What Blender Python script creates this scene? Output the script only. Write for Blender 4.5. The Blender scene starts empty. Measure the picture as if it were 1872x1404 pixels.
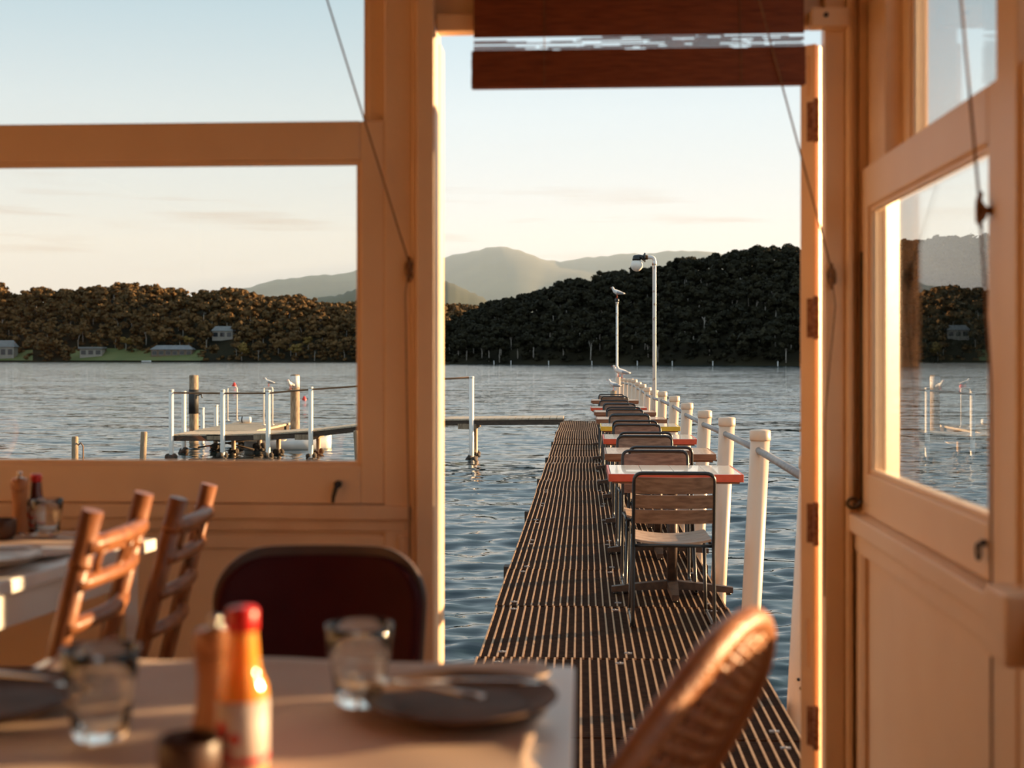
import bpy, math, random
import numpy as np
from mathutils import Vector, Matrix, Euler

random.seed(7)
RNG = np.random.default_rng(7)
scene = bpy.context.scene
col = scene.collection
R = math.radians

# ------------------------------------------------------------------ camera
F = 2300.0                      # focal length in pixels of the 1872x1404 frame
CX, HZ = 936.0, 655.0           # optical axis column, horizon row
CAMZ = 1.39                     # above the jetty deck (deck top is z = 0)
YAW = math.atan(130.0 / F)
cam_data = bpy.data.cameras.new('camera')
cam = bpy.data.objects.new('camera', cam_data)
col.objects.link(cam)
cam.location = (0, 0, CAMZ)
cam.rotation_euler = (R(90), 0, YAW)
cam_data.sensor_width = 36.0
cam_data.lens = 36.0 * F / 1872.0
cam_data.shift_y = -(702.0 - HZ) / 1872.0
cam_data.clip_start = 0.05
cam_data.clip_end = 30000
cam_data.dof.use_dof = True
cam_data.dof.focus_distance = 11.0
cam_data.dof.aperture_fstop = 3.2
scene.camera = cam

# ------------------------------------------------------------------ view, sky, sun
scene.view_settings.view_transform = 'Standard'
scene.view_settings.look = 'None'
scene.view_settings.gamma = 1
scene.view_settings.use_curve_mapping = False
scene.view_settings.exposure = 0.0
scene.cycles.volume_bounces = 2

SUN_AZ, SUN_EL = R(68), R(7.4)
sun_vec = Vector((math.sin(SUN_AZ) * math.cos(SUN_EL), math.cos(SUN_AZ) * math.cos(SUN_EL), math.sin(SUN_EL)))
sl = bpy.data.lights.new('sun', 'SUN')
sl.energy = 15.5
sl.color = (1.0, 0.66, 0.345)
sl.angle = R(0.6)
so = bpy.data.objects.new('sun', sl)
col.objects.link(so)
so.rotation_euler = sun_vec.to_track_quat('Z', 'Y').to_euler()

world = bpy.data.worlds.new('sky')
scene.world = world
world.use_nodes = True
nt = world.node_tree
nt.nodes.clear()
w_out = nt.nodes.new('ShaderNodeOutputWorld')
w_bg = nt.nodes.new('ShaderNodeBackground')
w_tc = nt.nodes.new('ShaderNodeTexCoord')
w_sep = nt.nodes.new('ShaderNodeSeparateXYZ')
w_ramp = nt.nodes.new('ShaderNodeValToRGB')
nt.links.new(w_tc.outputs['Generated'], w_sep.inputs[0])
nt.links.new(w_sep.outputs['Z'], w_ramp.inputs['Fac'])
SKY = [(0.0, (.82, .81, .78)), (0.05, (.83, .83, .83)), (0.11, (.83, .88, .90)), (0.19, (.80, .90, .94)),
       (0.28, (.64, .80, .87)), (0.50, (.57, .73, .83)), (1.0, (.40, .56, .71))]
el = w_ramp.color_ramp.elements
while len(el) < len(SKY):
    el.new(0.5)
for e, (p, c) in zip(el, SKY):
    e.position = p
    e.color = (*c, 1)
# thin low clouds
w_map = nt.nodes.new('ShaderNodeMapping')
w_map.inputs['Scale'].default_value = (3.2, 3.2, 46)
w_noi = nt.nodes.new('ShaderNodeTexNoise')
w_noi.inputs['Scale'].default_value = 2.1
w_noi.inputs['Detail'].default_value = 6
w_cr = nt.nodes.new('ShaderNodeValToRGB')
w_cr.color_ramp.elements[0].position = .55
w_cr.color_ramp.elements[0].color = (0, 0, 0, 1)
w_cr.color_ramp.elements[1].position = .74
w_cr.color_ramp.elements[1].color = (.8, .8, .8, 1)
w_band = nt.nodes.new('ShaderNodeValToRGB')
for p, v in ((0.055, 0.0), (0.085, 1.0), (0.11, 1.0), (0.15, .1), (.2, .0)):
    if p == 0.055:
        e = w_band.color_ramp.elements[0]
    elif p == .2:
        e = w_band.color_ramp.elements[-1]
    else:
        e = w_band.color_ramp.elements.new(p)
    e.position = p
    e.color = (v, v, v, 1)
w_mul = nt.nodes.new('ShaderNodeMath'); w_mul.operation = 'MULTIPLY'
w_mix = nt.nodes.new('ShaderNodeMix'); w_mix.data_type = 'RGBA'
nt.links.new(w_tc.outputs['Generated'], w_map.inputs[0])
nt.links.new(w_map.outputs[0], w_noi.inputs['Vector'])
nt.links.new(w_noi.outputs['Fac'], w_cr.inputs[0])
nt.links.new(w_sep.outputs['Z'], w_band.inputs[0])
nt.links.new(w_cr.outputs[0], w_mul.inputs[0])
nt.links.new(w_band.outputs[0], w_mul.inputs[1])
nt.links.new(w_mul.outputs[0], w_mix.inputs['Factor'])
nt.links.new(w_ramp.outputs[0], w_mix.inputs['A'])
w_mix.inputs['B'].default_value = (.68, .60, .55, 1)
nt.links.new(w_mix.outputs['Result'], w_bg.inputs['Color'])
w_bg.inputs['Strength'].default_value = 1.0
nt.links.new(w_bg.outputs[0], w_out.inputs[0])

# ------------------------------------------------------------------ geometry helpers
sY, cY = math.sin(YAW), math.cos(YAW)

def ray(x, y):
    k = (x - CX) / F
    return Vector((-sY + cY * k, cY + sY * k, (HZ - y) / F))

def at(x, y, d):                 # point at camera depth d
    return ray(x, y) * d + Vector((0, 0, CAMZ))

def onY(x, y, Y):
    r = ray(x, y)
    return r * (Y / r.y) + Vector((0, 0, CAMZ))

def onX(x, y, X):
    r = ray(x, y)
    return r * (X / r.x) + Vector((0, 0, CAMZ))

def onZ(x, y, Z):
    r = ray(x, y)
    return r * ((Z - CAMZ) / r.z) + Vector((0, 0, CAMZ))

class MB:
    def __init__(self):
        self.v, self.f, self.m, self.s = [], [], [], []

    def add(self, verts, faces, mi=0, smooth=False):
        o = len(self.v)
        self.v.extend([tuple(p) for p in verts])
        for f in faces:
            self.f.append([o + i for i in f])
            self.m.append(mi)
            self.s.append(smooth)

    def box(self, x0, x1, y0, y1, z0, z1, mi=0):
        x0, x1 = min(x0, x1), max(x0, x1)
        y0, y1 = min(y0, y1), max(y0, y1)
        z0, z1 = min(z0, z1), max(z0, z1)
        v = [(x, y, z) for z in (z0, z1) for y in (y0, y1) for x in (x0, x1)]
        self.add(v, [(0, 2, 3, 1), (4, 5, 7, 6), (0, 1, 5, 4), (2, 6, 7, 3), (0, 4, 6, 2), (1, 3, 7, 5)], mi)
        return self

    def obox(self, c, size, rot=(0, 0, 0), mi=0):
        M = Euler(rot).to_matrix()
        hx, hy, hz = size[0] / 2, size[1] / 2, size[2] / 2
        v = [Vector(c) + M @ Vector((x, y, z)) for z in (-hz, hz) for y in (-hy, hy) for x in (-hx, hx)]
        self.add(v, [(0, 2, 3, 1), (4, 5, 7, 6), (0, 1, 5, 4), (2, 6, 7, 3), (0, 4, 6, 2), (1, 3, 7, 5)], mi)
        return self

    def bar(self, a, b, w, h, mi=0):       # box between two points, w sideways, h up
        a, b = Vector(a), Vector(b)
        d = (b - a).normalized()
        side = d.cross(Vector((0, 0, 1)))
        if side.length < 1e-4:
            side = Vector((1, 0, 0))
        side.normalize()
        up = side.cross(d)
        v = []
        for p in (a, b):
            for sy in (-1, 1):
                for sx in (-1, 1):
                    v.append(p + side * (w / 2 * sx) + up * (h / 2 * sy))
        self.add(v, [(0, 2, 3, 1), (4, 5, 7, 6), (0, 1, 5, 4), (2, 6, 7, 3), (0, 4, 6, 2), (1, 3, 7, 5)], mi)
        return self

    def tube(self, path, r, n=8, closed=False, mi=0, flat=1.0, ref=None):
        P = [Vector(p) for p in path]
        N = len(P)
        rr = r if isinstance(r, (list, tuple)) else [r] * N
        verts, faces = [], []
        prev = None
        for i in range(N):
            if closed:
                t = P[(i + 1) % N] - P[i - 1]
            else:
                t = P[min(i + 1, N - 1)] - P[max(i - 1, 0)]
            t.normalize()
            if prev is None:
                up = Vector(ref) if ref else (Vector((0, 0, 1)) if abs(t.z) < .9 else Vector((1, 0, 0)))
                a = (up - t * up.dot(t)).normalized()
            else:
                a = (prev - t * prev.dot(t)).normalized()
            prev = a
            b = t.cross(a)
            for k in range(n):
                th = 2 * math.pi * k / n
                verts.append(P[i] + (a * math.cos(th) * flat + b * math.sin(th)) * rr[i])
        M = N if closed else N - 1
        for i in range(M):
            for k in range(n):
                j = (i + 1) % N
                faces.append((i * n + k, i * n + (k + 1) % n, j * n + (k + 1) % n, j * n + k))
        self.add(verts, faces, mi, True)
        if not closed:
            o = len(self.v) - len(verts)
            self.f.append([o + k for k in range(n)][::-1]); self.m.append(mi); self.s.append(False)
            self.f.append([o + (N - 1) * n + k for k in range(n)]); self.m.append(mi); self.s.append(False)
        return self

    def lathe(self, prof, n=24, c=(0, 0, 0), mi=0, flute=None):
        verts, faces = [], []
        for (r, z) in prof:
            for k in range(n):
                th = 2 * math.pi * k / n
                q = r
                if flute:
                    q = flute(r, z, th)
                verts.append((c[0] + q * math.cos(th), c[1] + q * math.sin(th), c[2] + z))
        for i in range(len(prof) - 1):
            for k in range(n):
                faces.append((i * n + k, i * n + (k + 1) % n, (i + 1) * n + (k + 1) % n, (i + 1) * n + k))
        self.add(verts, faces, mi, True)
        o = len(self.v) - len(verts)
        if prof[0][0] > 1e-5:
            self.f.append([o + k for k in range(n)][::-1]); self.m.append(mi); self.s.append(False)
        if prof[-1][0] > 1e-5:
            self.f.append([o + (len(prof) - 1) * n + k for k in range(n)]); self.m.append(mi); self.s.append(False)
        return self

    def grid(self, fn, nu, nv, mi=0, smooth=True):
        verts = [fn(i / nu, j / nv) for j in range(nv + 1) for i in range(nu + 1)]
        faces = [(j * (nu + 1) + i, j * (nu + 1) + i + 1, (j + 1) * (nu + 1) + i + 1, (j + 1) * (nu + 1) + i)
                 for j in range(nv) for i in range(nu)]
        self.add(verts, faces, mi, smooth)
        return self

    def sphere(self, c, r, n=12, m=8, sc=(1, 1, 1), mi=0):
        prof = [(max(1e-6, r * math.sin(math.pi * i / m)), -r * math.cos(math.pi * i / m)) for i in range(m + 1)]
        o = len(self.v)
        self.lathe(prof, n, (0, 0, 0), mi)
        for i in range(o, len(self.v)):
            p = self.v[i]
            self.v[i] = (c[0] + p[0] * sc[0], c[1] + p[1] * sc[1], c[2] + p[2] * sc[2])
        return self

    def mesh(self, name, mats):
        me = bpy.data.meshes.new(name)
        me.from_pydata(self.v, [], self.f)
        if not isinstance(mats, (list, tuple)):
            mats = [mats]
        for m in mats:
            me.materials.append(m)
        me.polygons.foreach_set('material_index', self.m)
        me.polygons.foreach_set('use_smooth', self.s)
        me.update()
        return me

    def build(self, name, mats, parent=None, bevel=0, loc=None, rot=None):
        o = bpy.data.objects.new(name, self.mesh(name, mats))
        col.objects.link(o)
        if parent:
            o.parent = parent
        if loc is not None:
            o.location = loc
        if rot is not None:
            o.rotation_euler = rot
        if bevel:
            b = o.modifiers.new('bevel', 'BEVEL')
            b.width = bevel; b.segments = 2; b.limit_method = 'ANGLE'
        return o

def np_mesh(name, verts, faces, mat, smooth=False):
    me = bpy.data.meshes.new(name)
    nv, nf, k = len(verts), len(faces), faces.shape[1]
    me.vertices.add(nv)
    me.vertices.foreach_set('co', np.ascontiguousarray(verts, dtype=np.float32).ravel())
    me.loops.add(nf * k)
    me.loops.foreach_set('vertex_index', np.ascontiguousarray(faces, dtype=np.int32).ravel())
    me.polygons.add(nf)
    me.polygons.foreach_set('loop_start', np.arange(0, nf * k, k, dtype=np.int32))
    me.polygons.foreach_set('loop_total', np.full(nf, k, dtype=np.int32))
    me.polygons.foreach_set('use_smooth', np.full(nf, smooth, dtype=bool))
    me.materials.append(mat)
    me.update(calc_edges=True)
    return me

def tag(o, label=None, cat=None, group=None, kind=None):
    if label: o['label'] = label
    if cat: o['category'] = cat
    if group: o['group'] = group
    if kind: o['kind'] = kind
    return o

def empty(name, loc=(0, 0, 0), rz=0.0, label=None, cat=None, group=None, kind=None):
    o = bpy.data.objects.new(name, None)
    col.objects.link(o)
    o.location = loc
    o.rotation_euler = (0, 0, rz)
    o.empty_display_size = .05
    return tag(o, label, cat, group, kind)

CHILD = {}
def kids(o):
    return [c for c in bpy.data.objects if c.parent is o]

def copy_tree(o, parent=None, tree=None):
    if tree is None:
        tree = {}
        for c in bpy.data.objects:
            if c.parent:
                tree.setdefault(c.parent.name, []).append(c)
    c = o.copy()
    col.objects.link(c)
    c.parent = parent
    for ch in tree.get(o.name, []):
        copy_tree(ch, c, tree)
    return c

def smooth_path(pts, rad, seg=5):
    """polyline with filleted corners"""
    P = [Vector(p) for p in pts]
    out = [P[0]]
    for i in range(1, len(P) - 1):
        a, b, c = P[i - 1], P[i], P[i + 1]
        d1, d2 = (a - b), (c - b)
        r = min(rad, d1.length * .45, d2.length * .45)
        p, q = b + d1.normalized() * r, b + d2.normalized() * r
        for k in range(seg + 1):
            t = k / seg
            out.append(p * (1 - t) ** 2 + b * (2 * t * (1 - t)) + q * t ** 2)
    out.append(P[-1])
    return out

# ------------------------------------------------------------------ materials
MATS = {}
def mat(name, c1, c2=None, rough=.5, scale=8.0, spec=.5, bump=0.0, bscale=40.0, metal=0.0, stretch=(1, 1, 1), lo=.35, hi=.65,
        detail=4, coat=0.0, trans=0.0, sub=0.0):
    m = bpy.data.materials.new(name)
    m.use_nodes = True
    t = m.node_tree
    b = t.nodes['Principled BSDF']
    b.inputs['Roughness'].default_value = rough
    b.inputs['Metallic'].default_value = metal
    b.inputs['Specular IOR Level'].default_value = spec
    b.inputs['Coat Weight'].default_value = coat
    b.inputs['Transmission Weight'].default_value = trans
    if sub:
        b.inputs['Subsurface Weight'].default_value = sub
    tc = t.nodes.new('ShaderNodeTexCoord')
    mp = t.nodes.new('ShaderNodeMapping')
    mp.inputs['Scale'].default_value = stretch
    t.links.new(tc.outputs['Object'], mp.inputs[0])
    if c2 is None:
        b.inputs['Base Color'].default_value = (*c1, 1)
    else:
        n = t.nodes.new('ShaderNodeTexNoise')
        n.inputs['Scale'].default_value = scale
        n.inputs['Detail'].default_value = detail
        t.links.new(mp.outputs[0], n.inputs['Vector'])
        r = t.nodes.new('ShaderNodeValToRGB')
        r.color_ramp.elements[0].position = lo
        r.color_ramp.elements[0].color = (*c1, 1)
        r.color_ramp.elements[1].position = hi
        r.color_ramp.elements[1].color = (*c2, 1)
        t.links.new(n.outputs['Fac'], r.inputs[0])
        t.links.new(r.outputs[0], b.inputs['Base Color'])
    if bump:
        n2 = t.nodes.new('ShaderNodeTexNoise')
        n2.inputs['Scale'].default_value = bscale
        n2.inputs['Detail'].default_value = 3
        t.links.new(mp.outputs[0], n2.inputs['Vector'])
        bp = t.nodes.new('ShaderNodeBump')
        bp.inputs['Strength'].default_value = bump
        bp.inputs['Distance'].default_value = .01
        t.links.new(n2.outputs['Fac'], bp.inputs['Height'])
        t.links.new(bp.outputs[0], b.inputs['Normal'])
    MATS[name] = m
    return m

M_paint = mat('cream_paint', (.85, .60, .385), (.88, .64, .42), .42, 5, bump=.08, bscale=60)
M_paint2 = mat('old_cream_paint', (.78, .53, .33), (.85, .61, .40), .45, 9, bump=.15, bscale=45)
M_darkwall = mat('dark_unseen_wall', (.13, .06, .03), (.19, .095, .05), .6, 4, stretch=(6, 6, 1))
M_floor = mat('timber_floor', (.24, .12, .055), (.34, .18, .085), .45, 4, stretch=(8, 1, 1), bump=.1)
M_ceil = mat('ceiling_paint', (.30, .165, .085), (.38, .22, .115), .6, 3, stretch=(1, 8, 1))
M_blind = mat('bamboo_dark', (.17, .036, .009), (.28, .075, .022), .55, 30, stretch=(.5, 6, 6))
M_rope = mat('rope', (.19, .10, .05), (.30, .17, .09), .8, 200)
M_brass = mat('aged_brass', (.13, .06, .025), (.28, .13, .05), .45, 60, metal=.6)
M_iron = mat('dark_iron', (.035, .03, .027), (.07, .055, .045), .5, 60, metal=.5)
M_rust = mat('rusty_steel', (.20, .065, .025), (.38, .17, .08), .8, 70, bump=.2)
M_white_pile = mat('white_pvc_shaded', (.74, .53, .37), (.66, .44, .28), .38, 3, lo=.5, hi=.8)  # white piles toned tan to carry their warm shaded side
M_white_post = mat('white_post_lit', (.84, .78, .71), (.76, .68, .58), .4, 3, lo=.5, hi=.8)  # lighter copy of the pile white, for posts in full light
M_galv = mat('galvanised_steel', (.24, .215, .20), (.36, .32, .30), .5, 40, metal=.35)
M_grate_lit = mat('grating_bar_sunlit', (.36, .20, .10), (.44, .26, .135), .6, 30, spec=.3)  # low sun on the grating's bar tops put into this colour
M_grate_shade = mat('grating_rod_shaded', (.032, .014, .007), (.058, .026, .013), .85, 25, spec=.05)  # same grating, with the shade between the bars put into its colour
M_joist = mat('dark_joist', (.05, .032, .022), (.10, .065, .042), .8, 12, stretch=(1, 6, 6))
M_frame = mat('black_steel_tube', (.010, .009, .008), (.020, .016, .014), .33, 80, spec=.5)
M_slat = mat('weathered_teak', (.17, .085, .045), (.30, .165, .095), .5, 9, stretch=(1, 7, 7), bump=.1)
M_seat = mat('weathered_teak_seat', (.30, .19, .125), (.46, .32, .225), .55, 9, stretch=(1.5, 9, 9), bump=.15)
M_top_cream = mat('cream_laminate', (.90, .80, .66), (.93, .84, .71), .18, 8, coat=.6)
M_top_wood = mat('pale_worn_timber', (.50, .32, .20), (.66, .46, .31), .3, 8, stretch=(8, 1, 8), coat=.3)
M_red_edge = mat('coral_red_paint', (.60, .075, .030), (.70, .10, .045), .4, 20)
M_yellow_edge = mat('yellow_paint', (.75, .43, .03), (.83, .50, .05), .4, 20)
M_brown_edge = mat('brown_timber_edge', (.20, .075, .035), (.30, .13, .065), .45, 10, stretch=(1, 8, 8))
M_base = mat('cast_iron_base', (.045, .026, .018), (.085, .048, .03), .5, 30, metal=.3)
M_white_metal = mat('white_painted_steel', (.78, .73, .68), (.36, .17, .09), .5, 14, lo=.60, hi=.72, detail=6)
M_black_plastic = mat('black_plastic', (.015, .014, .013), None, .35)
M_globe = mat('opal_glass', (.82, .74, .64), (.86, .79, .70), .2, 6)
M_gull_white = mat('gull_white', (.80, .77, .74), (.74, .70, .66), .8, 30)
M_gull_grey = mat('gull_grey', (.30, .30, .31), (.38, .38, .39), .8, 30)
M_gull_red = mat('gull_red', (.55, .09, .03), None, .5)
M_gull_black = mat('gull_black', (.02, .02, .02), None, .6)
M_timber = mat('sea_timber', (.21, .14, .085), (.42, .30, .19), .75, 6, stretch=(5, 5, 1), bump=.25)
M_timber_grey = mat('jetty_timber', (.46, .35, .24), (.62, .49, .35), .75, 6, stretch=(1, 5, 5), bump=.2)
M_sleeve = mat('black_sleeve', (.018, .016, .014), (.04, .035, .03), .6, 12)
M_shell_grow = mat('barnacles', (.035, .025, .018), (.09, .065, .045), .9, 30, bump=.6)
M_buoy = mat('red_buoy', (.62, .035, .02), (.70, .05, .03), .35, 10)
M_boat = mat('white_fibreglass', (.76, .73, .69), (.82, .79, .75), .3, 6)
M_white_table = mat('white_table_paint', (.82, .80, .76), (.87, .85, .81), .4, 8)
M_paper = mat('kraft_paper', (.52, .37, .28), (.60, .44, .34), .75, 4)
M_plate = mat('brown_stoneware', (.095, .052, .033), (.15, .085, .055), .6, 12, spec=.15)
M_plate_pale = mat('pale_stoneware', (.48, .41, .33), (.56, .48, .39), .3, 12)
M_steel = mat('stainless_steel', (.62, .60, .57), None, .18, metal=1.0)
M_mill = mat('pepper_mill_wood', (.40, .15, .055), (.58, .25, .10), .4, 6, stretch=(6, 6, 1))
M_bowl = mat('dark_wood_bowl', (.055, .024, .014), (.11, .05, .03), .45, 10)
M_sauce = mat('orange_sauce', (.85, .30, .045), (.92, .40, .07), .12, 8, sub=.35)
M_sauce_dark = mat('dark_red_sauce', (.10, .015, .01), (.16, .03, .015), .12, 8)
M_label = mat('cream_label', (.70, .56, .50), (.62, .30, .22), .55, 28, lo=.62, hi=.68)
M_cap = mat('red_cap', (.70, .015, .012), None, .35)
M_rattan = mat('dark_rattan', (.20, .068, .024), (.34, .125, .045), .38, 14, stretch=(4, 4, 1), bump=.1)
M_cane = mat('wrapped_cane', (.30, .10, .035), (.45, .18, .065), .4, 20, bump=.3, bscale=120)
M_maroon = mat('maroon_vinyl', (.050, .004, .006), (.062, .006, .008), .6, 10, spec=.2)
M_shell = mat('brown_shell', (.085, .050, .038), (.11, .066, .05), .5, 10)
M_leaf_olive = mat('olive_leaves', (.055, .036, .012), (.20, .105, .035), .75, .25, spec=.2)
M_leaf_shaded = mat('shaded_leaves', (.013, .0125, .006), (.032, .027, .012), .8, .3, spec=.15)  # darker copy of the gum leaves, the backlit hillside's shade put into colour
M_leaf_gold = mat('golden_leaves', (.15, .10, .022), (.28, .17, .045), .75, .5, spec=.2)
M_bark = mat('pale_gum_bark', (.30, .255, .21), (.52, .46, .39), .8, 1.5)
M_hill = mat('forest_floor', (.014, .012, .006), (.030, .024, .011), .95, .05, spec=.1)
M_lawn = mat('shore_lawn', (.10, .12, .03), (.16, .16, .05), .9, .05)
M_mount = mat('mountain_forest', (.055, .065, .04), (.10, .105, .06), .95, .004)
M_house = mat('house_wall_shaded', (.30, .26, .22), (.36, .31, .26), .7, .5)  # white walls darkened to carry the shade they stand in
M_roof = mat('house_roof', (.16, .16, .165), (.23, .225, .22), .5, .5)
M_roof_pale = mat('house_roof_pale_shaded', (.17, .165, .16), (.21, .205, .195), .7, .5)  # pale roof toned down for the same shade as the walls
M_house_dark = mat('house_dark_wall', (.14, .09, .06), (.20, .13, .085), .7, .5)
M_win_dark = mat('window_dark', (.03, .035, .04), None, .1)

def glass_pane():
    m = bpy.data.materials.new('window_glass'); m.use_nodes = True
    t = m.node_tree; t.nodes.clear()
    o = t.nodes.new('ShaderNodeOutputMaterial')
    tr = t.nodes.new('ShaderNodeBsdfTransparent'); tr.inputs[0].default_value = (.975, .98, .97, 1)
    gl = t.nodes.new('ShaderNodeBsdfGlossy'); gl.inputs['Roughness'].default_value = 0.0
    lw = t.nodes.new('ShaderNodeLayerWeight'); lw.inputs[0].default_value = .5
    p = t.nodes.new('ShaderNodeMath'); p.operation = 'POWER'; p.inputs[1].default_value = 5
    mm = t.nodes.new('ShaderNodeMath'); mm.operation = 'MULTIPLY_ADD'; mm.inputs[1].default_value = .95; mm.inputs[2].default_value = .045
    mx = t.nodes.new('ShaderNodeMixShader')
    t.links.new(lw.outputs['Facing'], p.inputs[0]); t.links.new(p.outputs[0], mm.inputs[0])
    t.links.new(mm.outputs[0], mx.inputs[0]); t.links.new(tr.outputs[0], mx.inputs[1]); t.links.new(gl.outputs[0], mx.inputs[2])
    t.links.new(mx.outputs[0], o.inputs[0])
    return m
M_pane = glass_pane()

def tumbler_glass():
    m = bpy.data.materials.new('tumbler_glass'); m.use_nodes = True
    b = m.node_tree.nodes['Principled BSDF']
    b.inputs['Base Color'].default_value = (.96, .97, .95, 1)
    b.inputs['Roughness'].default_value = .03
    b.inputs['Transmission Weight'].default_value = 1.0
    b.inputs['IOR'].default_value = 1.47
    return m
M_glass = tumbler_glass()

def water_mat():
    m = bpy.data.materials.new('lake_water'); m.use_nodes = True
    t = m.node_tree
    b = t.nodes['Principled BSDF']
    b.inputs['Base Color'].default_value = (.010, .026, .032, 1)
    b.inputs['Roughness'].default_value = .03
    b.inputs['IOR'].default_value = 1.333
    tc = t.nodes.new('ShaderNodeTexCoord')
    acc = None
    for sc, st, w in ((1.3, (.6, 1.9, 1), .34), (4.0, (.6, 1.8, 1), .34), (.30, (.45, 2.2, 1), .24), (.05, (.6, 2.4, 1), .08)):
        mp = t.nodes.new('ShaderNodeMapping'); mp.inputs['Scale'].default_value = st
        n = t.nodes.new('ShaderNodeTexNoise'); n.inputs['Scale'].default_value = sc; n.inputs['Detail'].default_value = 2
        t.links.new(tc.outputs['Object'], mp.inputs[0]); t.links.new(mp.outputs[0], n.inputs['Vector'])
        sb = t.nodes.new('ShaderNodeVectorMath'); sb.operation = 'SUBTRACT'; sb.inputs[1].default_value = (.5, .5, .5)
        t.links.new(n.outputs['Color'], sb.inputs[0])
        ml = t.nodes.new('ShaderNodeVectorMath'); ml.operation = 'MULTIPLY'; ml.inputs[1].default_value = (w, w * 1.2, 0)
        t.links.new(sb.outputs[0], ml.inputs[0])
        if acc is None:
            acc = ml
        else:
            ad = t.nodes.new('ShaderNodeVectorMath'); ad.operation = 'ADD'
            t.links.new(acc.outputs[0], ad.inputs[0]); t.links.new(ml.outputs[0], ad.inputs[1]); acc = ad
    ge = t.nodes.new('ShaderNodeNewGeometry')
    ad = t.nodes.new('ShaderNodeVectorMath'); ad.operation = 'ADD'
    lean = t.nodes.new('ShaderNodeVectorMath'); lean.operation = 'ADD'; lean.inputs[1].default_value = (0, -.045, 0)   # tilts every normal one way so the water reflects higher sky
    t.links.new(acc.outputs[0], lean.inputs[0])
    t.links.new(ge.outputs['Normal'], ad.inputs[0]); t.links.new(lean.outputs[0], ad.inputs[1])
    nn = t.nodes.new('ShaderNodeVectorMath'); nn.operation = 'NORMALIZE'
    t.links.new(ad.outputs[0], nn.inputs[0])
    t.links.new(nn.outputs[0], b.inputs['Normal'])
    return m
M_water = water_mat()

# ================================================================== SETTING
WZ = -0.90                      # lake level
FL = 0.23                       # room floor
YW = 3.2                        # inner face of the window wall
XR = 0.684                      # inner face of the right-hand wall
CEIL = 2.83

# ---- lake
def build_lake():
    na, nr = 560, 760
    a = np.linspace(R(-52), R(46), na)
    r1 = np.geomspace(2.5, 70, 640)
    r2 = np.geomspace(70, 6000, nr - 640 + 1)[1:]
    r = np.concatenate([r1, r2])
    A, RR = np.meshgrid(a, r)
    X, Y = RR * np.sin(A), RR * np.cos(A)
    dr = np.gradient(r)[:, None] * np.ones_like(A)
    Z = np.zeros_like(X)
    rng = np.random.default_rng(3)
    for i in range(46):
        lam = .16 * (1.0 / .16) ** rng.random()
        th = R(90 + 12) + rng.normal(0, .5)
        k = 2 * math.pi / lam
        amp = .0044 * lam ** .8 * (0.6 + .8 * rng.random())
        ph = rng.random() * 6.28
        fade = np.clip((lam / dr - 3.0) / 3.0, 0, 1)
        s = np.sin(k * (X * math.cos(th) + Y * math.sin(th)) + ph)
        Z += amp * fade * (s + .25 * np.cos(2 * (k * (X * math.cos(th) + Y * math.sin(th)) + ph)))
    Z += WZ
    v = np.stack([X, Y, Z], -1).reshape(-1, 3)
    i, j = np.meshgrid(np.arange(na - 1), np.arange(nr - 1))
    q = (j * na + i).ravel()
    f = np.stack([q, q + 1, q + na + 1, q + na], -1)
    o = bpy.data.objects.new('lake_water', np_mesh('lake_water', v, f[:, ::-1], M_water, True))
    col.objects.link(o)
    tag(o, 'rippling blue lake water around the jetty', 'water', kind='structure')
    # the rest of the lake round the house
    mb = MB()
    n = 60
    a0, a1 = R(46), R(360 - 52)
    pts = [(0, 0)]
    rr = [2.5, 40, 400, 6000]
    vs, fs = [], []
    for k in range(n + 1):
        t = a0 + (a1 - a0) * k / n
        for q_ in rr:
            vs.append((q_ * math.sin(t), q_ * math.cos(t), WZ))
    for k in range(n):
        for q_ in range(3):
            b_ = k * 4 + q_
            fs.append((b_, b_ + 1, b_ + 5, b_ + 4))
    mb.add(vs, fs)
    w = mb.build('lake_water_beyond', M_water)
    tag(w, 'open lake water beside and behind the house', 'water', kind='structure')
build_lake()

# ---- hills
def interp(xs, ys):
    return lambda x: float(np.interp(x, xs, ys))

def hill(name, label, sky, shore, ridge_d, tree_h, x0, x1, nx, matl, back=260, ny=22, rough=1.5, seed=1, kind='structure'):
    skyf, shf, rdf = interp(*sky), interp(*shore), interp(*ridge_d)
    rng = np.random.default_rng(seed)
    ph = rng.random((6, 3)) * 6.28
    def height(x, d):
        s, rd = shf(x), rdf(x)
        top = max(.5, (HZ - skyf(x)) / F * rd + CAMZ - tree_h - WZ)
        t = (d - s) / (rd - s)
        if t <= 0:
            return WZ - .6 + t * 2
        if t <= 1:
            h = math.sin(min(1, t) * math.pi / 2) ** 1.15 * top
        else:
            h = top * max(0.0, 1 - .35 * (t - 1) ** 2)
        p = at(x, HZ, d)
        n = sum(math.sin(p.x / (14 + 9 * i) + ph[i, 0]) * math.sin(p.y / (17 + 8 * i) + ph[i, 1]) for i in range(5)) / 5
        return WZ + h + n * rough * min(1, t * 4)
    mb = MB()
    def fn(u, v):
        x = x0 + (x1 - x0) * u
        s, rd = shf(x), rdf(x)
        d = s - 4 + (rd - s + back) * v ** 1.3
        p = at(x, HZ, d)
        return (p.x, p.y, height(x, d))
    mb.grid(fn, nx, ny)
    o = mb.build(name, matl)
    tag(o, label, 'hill', kind=kind)
    return height, shf, rdf

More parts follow.
